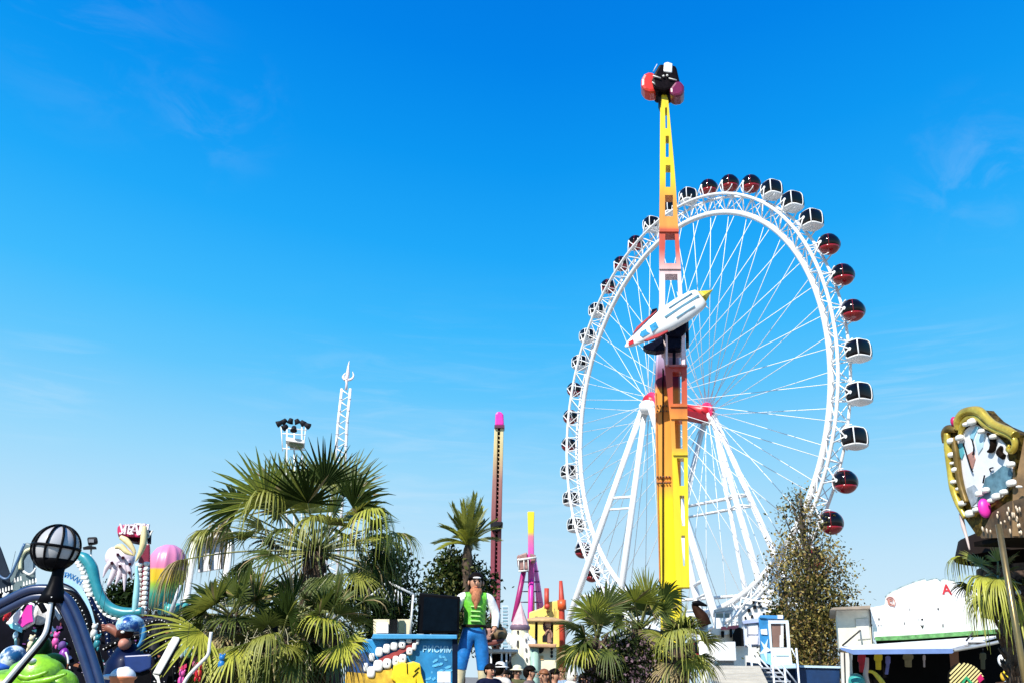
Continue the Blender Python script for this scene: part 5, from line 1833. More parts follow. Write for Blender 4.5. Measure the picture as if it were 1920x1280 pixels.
    for x, y, rx, rz in ((20, 1290, 60, 34), (70, 1268, 50, 40), (110, 1290, 36, 34), (58, 1262, 34, 26), (90, 1300, 60, 30), (40, 1256, 22, 16)):
        b.ell(P(x, y, Y), (rx * S(Y), rx * S(Y) * .8, rz * S(Y)), 22, 14)
    for i, pts in enumerate(([(30, 1262), (55, 1270), (90, 1258)], [(40, 1278), (80, 1276), (125, 1262)], [(14, 1285), (60, 1292), (120, 1284)])):
        ptube(b, pts, Y - .28, [3, 7, 2], seg=10, n=6)
    part('body', b, GREENF, t)
    c = MB()
    c.ell(P(76, 1222, Y + .25), (18 * S(Y), .2, 30 * S(Y)), 16, 12)
    c.ell(P(98, 1246, Y + .1), (24 * S(Y), .22, 22 * S(Y)), 16, 12)
    part('crest', c, DGREENF, t)
    part('horn', MB().ell(P(60, 1238, Y - .2), (8 * S(Y), .08, 5 * S(Y)), 12, 8), OFFW, t)
    # patterned blue and white lump
    Y = 12.6
    t = T('marbled_head', G(24, Y), 'blue and white marbled figure head at the far lower left', 'ride decoration')
    mb_ = M('marbled_blue_white', (.03, .20, .50), .4, var=.5, scale=7, col2=(.72, .80, .84), sharp=.05)
    part('head', MB().ell(P(24, 1234, Y), (22 * S(Y), .2, 24 * S(Y)), 20, 14), mb_, t)
    part('ruff', MB().ell(P(8, 1252, Y - .05), (20 * S(Y), .2, 12 * S(Y)), 18, 10), M('deep_blue_ruff', (.02, .09, .40), .4, var=.4), t)
    part('body', MB().tube([P(20, 1255, Y), Vector((P(20, 1255, Y).x, Y, 0))], [.16, .3], 10), NAVY, t)
    # purple figure scraps
    Y = 13.2
    t = T('purple_toy', G(122, Y), 'small purple toy with a white sash inside the lamp arch', 'toy')
    part('body', MB().ell(P(119, 1230, Y), (.07, .07, .12), 14, 10), M('purple_paint', (.22, .02, .30), .4), t)
    part('head', MB().ell(P(117, 1209, Y), (.055, .055, .06), 12, 8), M('violet_plush', (.12, .05, .22), .7), t)
    sb = MB()
    ptube(sb, [(123, 1222), (127, 1232), (128, 1244)], Y - .07, 1.8, n=3)
    part('sash', sb, OFFW, t)
    part('legs', MB().tube([P(119, 1240, Y), P(118, 1262, Y)], [.05, .03], 8), NAVY, t) if False else None
    part('stand', MB().tube([P(119, 1240, Y), Vector((P(119, 1240, Y).x, Y, 0))], .03, 6), DGREY, t)
    # turbaned figure with box and tub
    Y = 13.5
    t = T('turbaned_figure', G(240, Y), 'blue turbaned sculpted figure with brown face and raised brown fist', 'sculpture')
    tb = MB()
    tb.ell(P(244, 1172, Y), (25 * S(Y), .22, 20 * S(Y)), 22, 14, z0=-.55)
    part('turban', tb, M('turban_marble', (.01, .10, .42), .3, var=.4, scale=5.5, col2=(.40, .68, .85), coat=.3, sharp=.06), t)
    tb = MB()
    ptube(tb, [(262, 1170), (268, 1184), (266, 1200), (258, 1212)], Y, [6, 7, 5, 2], n=4)
    part('turban_tail', tb, M('turban_tail_blue', (.06, .28, .55), .4, var=.4, scale=6), t)
    br = M('reddish_brown_skin', (.26, .09, .055), .45, var=.3, scale=6)
    part('face', MB().ell(P(234, 1186, Y - .05), (15 * S(Y), .15, 12 * S(Y)), 16, 12), M('dark_brown_face', (.06, .02, .015), .5), t)  # upper face is a darker brown than the jaw
    part('jaw', MB().ell(P(234, 1206, Y - .08), (11 * S(Y), .12, 11 * S(Y)), 16, 12), M('pinkish_face', (.48, .20, .14), .5, var=.3), t)
    b = MB()
    ptube(b, [(194, 1176), (204, 1176), (216, 1182), (222, 1190)], Y - .1, [4, 8, 8, 6], seg=12, n=4)
    part('forearm', b, br, t)
    for i in range(4):
        part('finger', MB().ell(P(194 + i * .6, 1171 + i * 3.4, Y - .12), (.035, .03, .016), 8, 6), br, t)
    part('eye', MB().ell(P(230, 1184, Y - .2), (.03, .02, .02), 8, 6), BULB, t)
    part('torso', MB().tube([P(238, 1210, Y + .1), P(240, 1240, Y + .1), Vector((P(240, 1240, Y).x, Y + .1, 0))], [.14, .3, .36], 14), NAVY, t)
    t = T('navy_box', G(258, 13), 'plain navy blue box below the turbaned figure', 'box')
    part('box', MB().poly([(232, 1228), (285, 1225), (283, 1252), (262, 1260), (236, 1258)], 13, .4), M('deep_navy_box', (.006, .028, .14), .4, var=.25), t, bevel=.02)
    part('plinth', MB().rect(238, 1256, 282, 1330, 13.05, .3), BLACK, t)
    Y = 10.5
    t = T('ice_cream_tub', G(230, Y), 'orange tub topped with a white dome at the bottom edge', 'stall decoration')
    c = P(230, 1270, Y)
    k = S(Y)
    part('tub', MB().lathe(Vector((c.x, Y, 0)), [(17 * k, 0), (21 * k, c.z - .02), (25 * k, c.z), (25 * k, c.z + 3 * k), (0, c.z + 3 * k)], 22), M('salmon_orange', (.72, .24, .10), .5, var=.15), t)
    dm = MB().ell(P(230, 1268, Y), (23 * k, 23 * k, 17 * k), 20, 10, z0=-.05)
    dm.ell(P(205, 1268, Y - .04), (14 * k, 10 * k, 5 * k), 14, 8)
    dm.ell(P(236, 1256, Y), (10 * k, 10 * k, 7 * k), 14, 8)
    part('dome', dm, WHITE, t)
    # white slanted bar and bent white pole
    Y = 12
    t = T('slanted_beam', G(298, Y), 'thick white slanted beam standing right of the navy box', 'beam')
    part('beam', MB().poly([(324, 1192), (337, 1194), (336, 1200), (300, 1264), (286, 1262)], Y, .12), OFFW, t, bevel=.015)
    part('beam_side', MB().poly([(337, 1196), (341, 1198), (306, 1266), (300, 1264)], Y + .04, .1), DGREY, t)
    part('base', MB().poly([(286, 1262), (298, 1266), (304, 1300), (298, 1300), (294, 1274)], Y + .02, .1), OFFW, t)
    t = T('bent_pole', G(370, 11.5), 'bent white pole rising right of the slanted beam', 'pole')
    b = MB()
    ptube(b, [(335, 1300), (352, 1268), (378, 1240), (390, 1226), (393, 1205), (396, 1184)], 11.5, 3.2, n=5)
    part('pole', b, OFFW, t)
    # prize wall behind
    Y = 15
    t = T('prize_booth', G(355, Y), 'dim prize booth with pink panel and red chevron sign behind the slanted beam', 'booth')
    part('back_wall', MB().poly([(335, 1180), (430, 1180), (430, 1330), (300, 1330)], Y, .8), BLACK, t)
    part('pink_panel', MB().poly([(361, 1232), (376, 1226), (384, 1228), (382, 1254), (360, 1264)], Y - .05, .06), M('dusty_pink', (.50, .12, .25), .5), t)
    part('chevron', MB().poly([(326, 1246), (336, 1250), (350, 1243), (350, 1250), (342, 1256), (336, 1262), (327, 1256)], Y - .06, .05), M('rose_red', (.55, .03, .12), .4), t)
    for x, m in ((342, PBLUE), (350, LTEAL), (357, M('leaf_green_paint', (.05, .25, .08), .5)), (364, WHITE)):
        part('hanging_prize', MB().ell(P(x, 1218, Y - .1), (.045, .04, .12), 10, 8), m, t)
    rnd = random.Random(21)
    cols = [('white', OFFW), ('red', REDP), ('purple', M('purple_paint2', (.2, .03, .28), .5)), ('orange', ORANGE), ('blue', BLUE), ('pink', PINK), ('teal', TEAL), ('cream', CREAM)]
    spots = [(8, 1128, 'white', 'near the left end of the lamp arch'), (14, 1150, 'red', 'just left of the big pink gable'), (58, 1208, 'cream', 'beside the bent lamp pole'), (104, 1202, 'pink', 'above the purple toy'), (120, 1262, 'orange', 'low beside the right arch tube'),
             (176, 1186, 'white', 'right of the right arch tube'), (182, 1206, 'teal', 'left of the navy box'), (340, 1275, 'pink', 'at the foot of the bent white pole'), (372, 1262, 'red', 'between bent pole and low palm'), (415, 1245, 'blue', 'at the trunk of the low palm')]
    for x, y, cn, where in spots:
        mt = dict(cols)[cn]
        Yt = 13.8 if x < 200 else 13.0
        c = P(x, y, Yt)
        tt = T('plush_toy', c - Vector((0, 0, .1)), 'small %s plush toy hanging %s' % (cn, where), 'toy', 'toys in the dim stalls')
        part('body', MB().ell(c, (.05, .045, .065), 12, 8), mt, tt)
        hd = MB().ell(c + Vector((0, -.01, .09)), (.042, .04, .042), 12, 8)
        hd.ell(c + Vector((-.03, 0, .13)), .016, 8, 6)
        hd.ell(c + Vector((.03, 0, .13)), .016, 8, 6)
        part('head', hd, mt, tt)
        lm = MB()
        for sx in (-1, 1):
            part('leg', MB().ell(c + Vector((sx * .03, -.01, -.07)), (.018, .02, .035), 8, 6), mt, tt)
        part('string', MB().tube([c + Vector((0, 0, .12)), c + Vector((0, 0, .75))], .003, 4), DGREY, tt)


dark_ride()


# ------------------------------------------------------------------ right: wheel station, blue cabin, stairs, facade, carousel
def station():
    Y = 68
    t = T('wheel_station', G(1395, Y), 'white boarding station with dark window openings at the foot of the ferris wheel', 'station')
    part('deck', MB().poly([(1335, 1178), (1480, 1168), (1485, 1182), (1335, 1190)], Y, 6), OFFW, t)
    part('wall', MB().poly([(1340, 1190), (1480, 1182), (1480, 1300), (1340, 1300)], Y + .4, 5), OFFW, t)
    part('roof', MB().poly([(1338, 1142), (1372, 1136), (1376, 1141), (1338, 1148)], Y + 1, 5), OFFW, t)
    part('sign_band', MB().rect(1342, 1149, 1368, 1157, Y + 1.2, .3), M('grey_green_band', (.30, .34, .30), .6), t)
    for x in (1340, 1356, 1371):
        part('post', MB().rect(x, 1146, x + 2.5, 1186, Y + 1, .2), WHITE, t)
    part('red_band', MB().poly([(1352, 1174), (1385, 1171), (1385, 1178), (1352, 1180)], Y - .1, .3), M('faded_red', (.5, .12, .16), .6), t)
    for x, y, w, h in ((1390, 1130, 5, 5), (1411, 1122, 4, 8), (1421, 1126, 4, 5), (1412, 1134, 6, 6), (1424, 1134, 5, 4), (1402, 1140, 5, 6), (1430, 1148, 4, 9), (1436, 1146, 4, 9), (1445, 1146, 5, 9), (1396, 1155, 3, 4), (1408, 1152, 4, 5), (1368, 1178, 5, 16), (1352, 1182, 6, 12)):
        part('window', MB().rect(x, y, x + w, y + h, Y - .15, .3), M('black_opening', (.012, .012, .014), .5), t)
    part('black_round_shape', MB().poly([(1374, 1210), (1374, 1188), (1379, 1178), (1386, 1175), (1393, 1178), (1396, 1188), (1396, 1210)], Y - .2, .3), M('black_opening', (.012, .012, .014), .5), t)  # black rounded shape beside the cabin, drawn as an arch
    part('frame_panel', MB().poly([(1384, 1150), (1400, 1128), (1426, 1118), (1456, 1130), (1456, 1182), (1384, 1182)], Y + .1, .6), M('white_cladding', (.74, .74, .74), .6, var=.1, scale=2), t, bevel=.08)
    for a, b in (((1362, 1176), (1384, 1142)), ((1384, 1142), (1440, 1090)), ((1390, 1120), (1470, 1135))):
        part('strut', MB().bar(a, b, Y - .3, 1.6), WHITE, t)
    # white slide shaped trough and dark creature by the palms
    Yd = 30
    t = T('brown_bird_sculpture', G(1318, Yd), 'dark brown bird shaped sculpture peering over the right palms', 'sculpture')
    b = MB()
    ptube(b, [(1322, 1172), (1316, 1156), (1306, 1142), (1300, 1130)], Yd, [13, 12, 8, 4], seg=12, n=5)
    part('body', b, M('umber', (.05, .022, .012), .5, var=.4), t)
    b = MB()
    ptube(b, [(1298, 1130), (1310, 1130), (1326, 1135)], Yd - .1, [3, 5.5, 1.2], seg=10, n=4)
    part('head', b, BLACK, t)
    part('post', MB().tube([P(1318, 1165, Yd + .2), Vector((P(1318, 1165, Yd).x, Yd + .2, 0))], .16, 8), OFFW, t)
    t = T('white_cabinet', G(1360, 21), 'plain white cabinet between the right palms and the blue cabin', 'cabinet')
    part('cabinet', MB().poly([(1341, 1203), (1379, 1202), (1381, 1238), (1341, 1238)], 21, .5), WHITE, t, bevel=.02)
    part('side', MB().poly([(1326, 1209), (1340, 1204), (1340, 1238), (1326, 1236)], 21.1, .4), OFFW, t)
    part('stand', MB().rect(1345, 1239, 1376, 1330, 21.1, .35), M('grey_stand', (.3, .3, .3), .6), t)
    # blue cabin
    Y = 22
    t = T('blue_ticket_cabin', G(1432, Y), 'small blue and white ticket cabin with star and brown door window', 'cabin')
    part('left_wall', MB().poly([(1394, 1166), (1423, 1160), (1425, 1209), (1397, 1209)], Y + .25, 1.2), M('lilac_white_wall', (.62, .66, .76), .5, var=.08), t, bevel=.01)
    part('left_cornice', MB().poly([(1391, 1163), (1424, 1157), (1424, 1166), (1394, 1169)], Y + .15, 1.3), M('lavender_trim', (.42, .48, .68), .5), t, bevel=.01)
    part('left_window', MB().rect(1403, 1170, 1421, 1188, Y + .21, .1), M('white_blind', (.74, .73, .72), .4), t)
    part('left_panel', MB().rect(1403, 1191, 1421, 1207, Y + .21, .1), M('blush_panel', (.74, .68, .68), .5), t)
    part('mullion', MB().rect(1400.5, 1169, 1402.8, 1190, Y + .2, .06), M('grey_mullion', (.25, .26, .3), .5), t)
    part('blue_wall', MB().poly([(1422, 1156), (1442, 1153), (1443, 1160), (1449, 1248), (1428, 1240)], Y + .05, 1.4), M('cabin_blue', (.03, .22, .48), .45, var=.3, scale=2.2), t, bevel=.01)
    part('roof', MB().poly([(1424, 1152), (1470, 1153), (1470, 1161), (1424, 1158)], Y, 1.9), M('roof_blue', (.05, .24, .50), .45, var=.2), t, bevel=.02)
    part('roof_box', MB().rect(1458, 1152, 1468, 1159, Y - .06, .3), WHITE, t)
    part('white_square', MB().poly([(1426, 1179), (1438, 1178), (1439, 1189), (1427, 1188)], Y + .02, .03), WHITE, t)
    c = [(1432, 1215), (1426, 1200), (1434, 1208), (1440, 1196), (1438, 1212), (1447, 1218), (1438, 1222), (1438, 1240), (1432, 1224), (1423, 1226)]
    part('star', MB().poly(c, Y + .018, .03), M('ice_white', (.66, .78, .84), .45, var=.1), t)
    part('lower_panel', MB().poly([(1424, 1222), (1445, 1224), (1448, 1247), (1430, 1240)], Y + .025, .03), M('sky_blue_panel', (.28, .58, .76), .45), t)
    db = MB()
    db.poly([(1440, 1162), (1478, 1162), (1479, 1168), (1441, 1168)], Y - .04, .12)
    db.poly([(1440, 1168), (1445, 1168), (1448, 1213), (1444, 1213)], Y - .04, .12)
    db.poly([(1473, 1168), (1479, 1168), (1482, 1213), (1476, 1213)], Y - .04, .12)
    db.poly([(1444, 1213), (1482, 1213), (1486, 1246), (1449, 1246)], Y - .04, .12)
    part('door_frame', db, M('pale_blue_white', (.70, .77, .80), .45, var=.06), t)
    part('door_window', MB().poly([(1445.5, 1169), (1464, 1169), (1464, 1212), (1448.5, 1212)], Y + .01, .05), M('brown_door', (.22, .13, .10), .4, var=.2), t)
    part('door_panel', MB().poly([(1464, 1169), (1469, 1169), (1469, 1212), (1462, 1212), (1462, 1190), (1464, 1190)], Y + .005, .05), WHITE, t)
    part('door_jamb', MB().poly([(1469.5, 1169), (1472.5, 1169), (1475, 1212), (1471, 1212)], Y + .006, .05), GLASSD, t)
    part('panel_line', MB().poly([(1450, 1228), (1479, 1228), (1479, 1229.3), (1450, 1229.3)], Y - .05, .02), M('line_blue', (.2, .4, .5), .5), t)
    part('floor_slab', MB().poly([(1444, 1246), (1492, 1243), (1494, 1252), (1446, 1254)], Y - .1, 1.8), PBLUE, t, bevel=.02)
    part('base', MB().poly([(1400, 1240), (1490, 1252), (1490, 1330), (1400, 1330)], Y + .2, 1.5), M('base_navy', (.012, .03, .07), .5), t)
    # stairs
    Ys = 20
    t = T('metal_staircase', G(1440, Ys), 'white railed metal staircase leading up to the blue cabin door', 'stairs')
    for a, b, r in (((1398, 1205), (1478, 1290), 1.5), ((1409, 1226), (1464, 1290), 1.5), ((1446, 1220), (1500, 1288), 1.6), ((1446, 1238), (1490, 1290), 1.4)):
        part('handrail', MB().bar(a, b, Ys if a[0] < 1440 else Ys - .8, r), M('white_blue_rail', (.68, .74, .80), .4), t)
    for x, y0, Yq in ((1407, 1207, Ys), (1471, 1252, Ys - .8), (1447, 1218, Ys - .8), (1493, 1214, Ys + .6)):
        part('rail_post', MB().tube([P(x, y0, Yq), Vector((P(x, y0, Yq).x, Yq, 0))], .022, 6), M('white_blue_rail', (.68, .74, .80)), t)
    part('handrail', MB().bar((1484, 1214), (1494, 1236), Ys + .6, 1.2), M('white_blue_rail', (.68, .74, .80)), t)
    for i in range(8):
        a = P(1436 + i * 7, 1252 + i * 8, Ys - .4)
        part('tread', MB().box(a, (.32, .8, .03)), M('grey_tread', (.45, .47, .5), .5), t)
    # ramp
    Yr = 18
    t = T('plank_ramp', G(1390, Yr), 'beige plank ramp sloping up toward the blue cabin', 'ramp')
    a, b, c_, d = P(1332, 1300, 15.5), P(1450, 1300, 15.5), P(1424, 1247, 19.5), P(1340, 1247, 19.5)
    for i in range(9):
        q0, q1 = i / 9, (i + .92) / 9
        pts = [a.lerp(d, q0), b.lerp(c_, q0), b.lerp(c_, q1), a.lerp(d, q1)]
        part('plank', MB().prism(pts, (0, 0, -.05)), M('beige_plank', (.52, .46, .34), .7, var=.2, scale=2.5), t)
    for q in (a, b, c_, d):
        part('post', MB().tube([q - Vector((0, 0, .05)), Vector((q.x, q.y, 0))], .05, 6), DGREY, t)
    # navy container
    t = T('navy_container', G(1530, 23), 'dark navy container with pale rim under the autumn tree', 'container')
    part('body', MB().poly([(1490, 1250), (1575, 1252), (1575, 1330), (1490, 1330)], 23, 1.6), M('container_navy', (.008, .035, .11), .45, var=.3), t, bevel=.03)
    part('rim', MB().poly([(1488, 1246), (1576, 1248), (1576, 1252), (1488, 1250)], 22.95, 1.7), PBLUE, t)


station()


def facade():
    Y = 24
    t = T('snack_pavilion', G(1720, Y), 'white pavilion with arched scalloped front, red letter A and blue awning', 'building')
    wt = M('pavilion_white', (.80, .79, .77), .6, var=.05, scale=1.5)
    top = [(1632, 1138), (1655, 1134), (1659, 1132), (1661, 1119), (1668, 1112), (1690, 1101), (1712, 1092), (1733, 1085.5), (1738, 1089), (1748, 1086), (1756, 1084.5), (1763, 1090), (1768, 1085.5), (1788, 1089), (1797, 1097), (1812, 1099), (1830, 1108), (1850, 1116), (1872, 1134), (1882, 1150)]
    part('front_wall', MB().poly(top + [(1882, 1182), (1638, 1196)], Y, .5), wt, t)
    cap = MB()
    for (a, b) in zip(top[3:], top[4:]):
        cap.tube([P(a[0], a[1], Y + .1), P(b[0], b[1], Y + .1)], .035, 6)
    part('roof_trim', cap, M('grey_green_trim', (.25, .33, .32), .6, var=.5, scale=7), t)
    part('wing_wall', MB().poly([(1568, 1144), (1632, 1140), (1637, 1214), (1574, 1214)], Y - .1, 2.5), M('wing_cream', (.72, .68, .54), .65, var=.12), t)
    part('wing_roof', MB().poly([(1556, 1142), (1562, 1138), (1632, 1134), (1632, 1140)], Y - .5, 3.2), M('wing_roof_brown', (.34, .27, .20), .6), t)
    part('wing_seam', MB().poly([(1630.5, 1142), (1632.5, 1142), (1637, 1205), (1635, 1205)], Y - .14, .05), M('dark_seam', (.06, .06, .06), .6), t)
    part('wing_panel', MB().poly([(1604, 1160), (1628, 1158), (1632, 1196), (1608, 1198)], Y - .13, .04), M('grey_beige_panel', (.56, .54, .47), .6, var=.2), t)
    hd = MB().poly([(1640, 1193), (1700, 1190), (1880, 1178), (1880, 1186), (1700, 1198), (1642, 1200)], Y - .3, .5)
    part('green_fringe', hd, M('green_fringe', (.10, .26, .08), .7, var=.5, scale=9), t)
    part('dark_gap', MB().poly([(1642, 1200), (1700, 1198), (1880, 1186), (1880, 1205), (1645, 1210)], Y - .1, .4), M('black_gap', (.010, .012, .010), .7), t)
    # writing and marks
    lt = text_mb('A', .36, .02, P(1775, 1105, Y - .01), RX, Vector((.02, 0, 1)))
    part('letter', lt, M('red_letter', (.55, .03, .04), .5), t)
    em = MB()
    for r, a0, a1 in ((.135, -60, 150), (.085, 30, 330), (.045, 0, 300)):
        c = P(1670, 1128, Y - .02)
        em.tube([c + Vector((cos(radians(a)) * r * .85, 0, sin(radians(a)) * r)) for a in range(a0, a1 + 1, 15)], .014, 6)
    part('emblem', em, M('faint_red_brown', (.55, .24, .18), .6), t)
    for x, y, w, h in ((1648, 1160, 3, 4), (1647, 1172, 2.5, 1.6), (1652, 1172, 2.5, 1.6), (1706, 1142, 1.6, 5), (1759, 1141, 3, 4), (1723, 1161, 2, 1.6), (1729, 1160.5, 4, 3.4), (1696, 1168, 1.6, 5), (1768, 1172, 2.4, 6), (1810, 1124, 2, 3)):
        part('wall_mark', MB().poly([(x - w / 2, y - h / 2), (x + w / 2, y - h / 2), (x + w * .4, y + h / 2), (x - w * .4, y + h / 2)], Y - .012, .03), DGREY, t)
    part('mark_lettering', text_mb('v', .17, .02, P(1729, 1173, Y - .01), RX, RZ), BLACK, t)
    # interior under the awning
    part('counter_back', MB().poly([(1598, 1222), (1880, 1206), (1885, 1330), (1598, 1330)], Y + .6, .3), M('stall_black', (.006, .005, .005), .7), t)
    part('front_post', MB().poly([(1576, 1222), (1597, 1224), (1602, 1330), (1580, 1330)], Y - 1.6, .3), OFFW, t)
    part('post_seam', MB().poly([(1582, 1222), (1584, 1222), (1587, 1330), (1585, 1330)], Y - 1.63, .05), DGREY, t)
    part('side_panel', MB().poly([(1780, 1222), (1797, 1220), (1799, 1252), (1783, 1256)], Y - .8, .1), M('rust_panel', (.24, .09, .03), .5), t)
    # awning: a thin sloping sheet with a blue valance
    Ya = Y - 2.2
    bk0, bk1, fr1, fr0 = P(1632, 1207, Y - .15), P(1876, 1190, Y - .15), P(1786, 1214, Ya), P(1575, 1211, Ya)
    mid = P(1600, 1215, Ya - .15)
    part('awning', MB().prism([bk0, bk1, fr1 + Vector((.0, 0, 0)), mid, fr0], (0, 0, -.04)), M('awning_white', (.74, .74, .76), .6), t)
    part('valance', MB().poly([(1575, 1212), (1598, 1217), (1786, 1215), (1788, 1222), (1785, 1224), (1600, 1226), (1590, 1222), (1577, 1217)], Ya - .2, .05), M('valance_blue', (.16, .25, .50), .55, var=.12), t)
    b = MB()
    ptube(b, [(1785, 1219), (1830, 1211), (1870, 1203), (1888, 1195), (1895, 1182), (1899, 1160)], Ya + .1, 3.0, n=6)
    part('awning_tube', b, M('silver_tube', (.6, .58, .52), .3, metal=.6), t)
    b = MB()
    for x0, y0, x1, y1 in ((1580, 1209, 1613, 1181), (1812, 1200, 1825, 1184)):
        part('awning_stay', MB().tube([P(x0, y0, Ya), P(x1, y1, Y - .12)], .02, 6), DGREY, t)
    pv = MB().poly([(1815, 1203), (1828, 1195), (1850, 1203)], Ya + .3, .6)
    part('awning_crease', pv, WHITE, t)
    # goods under the awning
    Yg = Y - 1.2

    def garment(lab, x, y, w, h, mat, cat='costume', slant=0):
        g = T('hanging_costume', P(x, y + h, Yg), lab, cat, 'costumes hanging under the awning')
        b = MB().poly([(x - w * .5, y), (x - w * .2, y - 1.5), (x + w * .2, y - 1.5), (x + w * .5, y), (x + w * .52, y + h * .35), (x + w * .34, y + h * .4), (x + w * .36 + slant, y + h), (x - w * .32 + slant, y + h * .97), (x - w * .36, y + h * .4), (x - w * .54, y + h * .35)], Yg, .16)
        part('cloth', b, mat, g, bevel=.03)
        part('hanger', MB().tube([P(x, y - 1, Yg + .08), P(x, y - 9, Yg + .08)], .012, 5), DGREY, g)
    garment('bright red costume hanging first under the blue awning', 1616, 1227, 15, 33, M('red_cloth', (.55, .02, .04), .7, var=.35, scale=8))
    garment('yellow costume hanging beside the red one under the awning', 1647, 1226, 15, 29, M('yellow_cloth', (.80, .60, .02), .7, var=.2, scale=8))
    garment('slim blue violet costume hanging right of the yellow one', 1665, 1230, 9, 34, M('violet_cloth', (.16, .18, .48), .7, var=.3, scale=8), slant=-3)
    garment('dull khaki costume hanging near the middle of the awning', 1703, 1226, 19, 24, M('khaki_cloth', (.24, .20, .10), .8, var=.3, scale=8))
    garment('thin pale sash hanging right of the khaki costume', 1733, 1228, 5, 22, M('mauve_cloth', (.50, .42, .40), .8))
    garment('dark olive costume hanging toward the right of the stall', 1843, 1224, 12, 30, M('olive_cloth', (.10, .08, .03), .8))
    # mannequin arm and yellow ribbon, striped wheel, toys
    mq = T('inflatable_arm', P(1626, 1285, Yg - .3), 'pale pink inflatable arm with yellow ribbon below the red costume', 'inflatable')
    b = MB()
    ptube(b, [(1626, 1232), (1625, 1250), (1623, 1266), (1628, 1290)], Yg - .3, [3, 4, 5, 6], n=4)
    part('arm', b, M('pale_pink_vinyl', (.72, .55, .48), .35), mq)
    b = MB()
    ptube(b, [(1625, 1258), (1636, 1259), (1646, 1268), (1656, 1282), (1662, 1300)], Yg - .3, [2, 3, 4.5, 5, 5], n=4)
    part('ribbon', b, M('yellow_vinyl', (.75, .62, .05), .4, var=.3), mq)
    tb = T('teal_ball', P(1604, 1280, Yg - .4), 'teal inflatable ball at the left foot of the stall', 'ball')
    part('ball', MB().ell(P(1606, 1278, Yg - .4), (.20, .2, .2), 18, 12), LTEAL if False else M('teal_vinyl', (.04, .32, .30), .35), tb)
    part('valve', MB().ell(P(1606, 1264, Yg - .45), (.03, .03, .02), 8, 6), OFFW, tb)
    Yw = Y - 2.5
    w = T('striped_game_board', G(1812, Yw), 'round board with slanted yellow and black stripes and green triangle', 'game board')
    c = P(1812, 1278, Yw)
    r = 34 * S(Yw)
    part('disc', MB().lathe(c, [(0, -.05), (r, -.05), (r, .05), (0, .05)], 36, R=Matrix.Rotation(radians(90), 3, 'X')), M('stripe_black', (.010, .010, .008), .5), w)
    d = Vector((1, 0, .86)).normalized()
    n = Vector((-d.z, 0, d.x))
    for i, o in enumerate((-.30, -.15, .0, .15, .30, .45, .60, .75, .90)):
        hl = r * sqrt(max(0, 1 - (o) ** 2)) * .96
        p0 = c + n * (o * r) + Vector((0, -.06, 0))
        part('stripe', MB().box(p0, (hl * 2, .02, r * .075), (d, Vector((0, 1, 0)), n)), M('stripe_cream', (.74, .62, .26), .5), w)
    gt = MB().poly([(1795, 1290), (1812, 1266), (1835, 1290), (1828, 1290), (1812, 1272), (1802, 1290)], Yw - .11, .03)
    part('triangle', gt, M('sign_green', (.03, .32, .13), .4), w)
    part('red_corner', MB().poly([(1832, 1270), (1839, 1262), (1845, 1272), (1836, 1280)], Yw - .1, .03), CRIM, w)
    part('stand', MB().tube([c + Vector((0, .1, 0)), Vector((c.x, Yw + .1, 0))], .06, 6), DGREY, w)
    for lab, x, y, s in (('big yellow plush duck with white side hanging at the awning end', 1888, 1236, 1.0), ('small yellow plush duck sitting below the bigger one', 1888, 1266, .72)):
        Yp = 19
        k = S(Yp) * s
        g = T('plush_duck', P(x, y + 18, Yp), lab, 'toy')
        part('body', MB().ell(P(x, y, Yp), (11 * k, 10 * k, 14 * k), 18, 12), M('plush_yellow', (.82, .60, .02), .8, var=.12, scale=14, bump=.2), g)
        part('head', MB().ell(P(x + 2, y - 15 * s, Yp - .03), (7 * k, 7 * k, 7 * k), 14, 10), M('plush_yellow', (.82, .6, .02)), g)
        part('wing', MB().ell(P(x - 10 * s, y + 2, Yp - .04), (7 * k, 6 * k, 11 * k), 14, 10), WHITE if s == 1 else M('plush_amber', (.65, .40, .02), .8), g)
        part('beak', MB().ell(P(x - 4 * s, y - 14 * s, Yp - .12), (5 * k, 4 * k, 2.2 * k), 10, 8), ORANGE, g)
        if s == 1:
            part('loop', MB().tube([P(x + 2, y - 21, Yp), P(x + 4, y - 40, Yp)], .012, 5), DGREY, g)
        else:
            part('shelf', MB().poly([(1868, 1278), (1925, 1274), (1925, 1282), (1868, 1286)], Yp - .2, .5), BROWN, g)


facade()


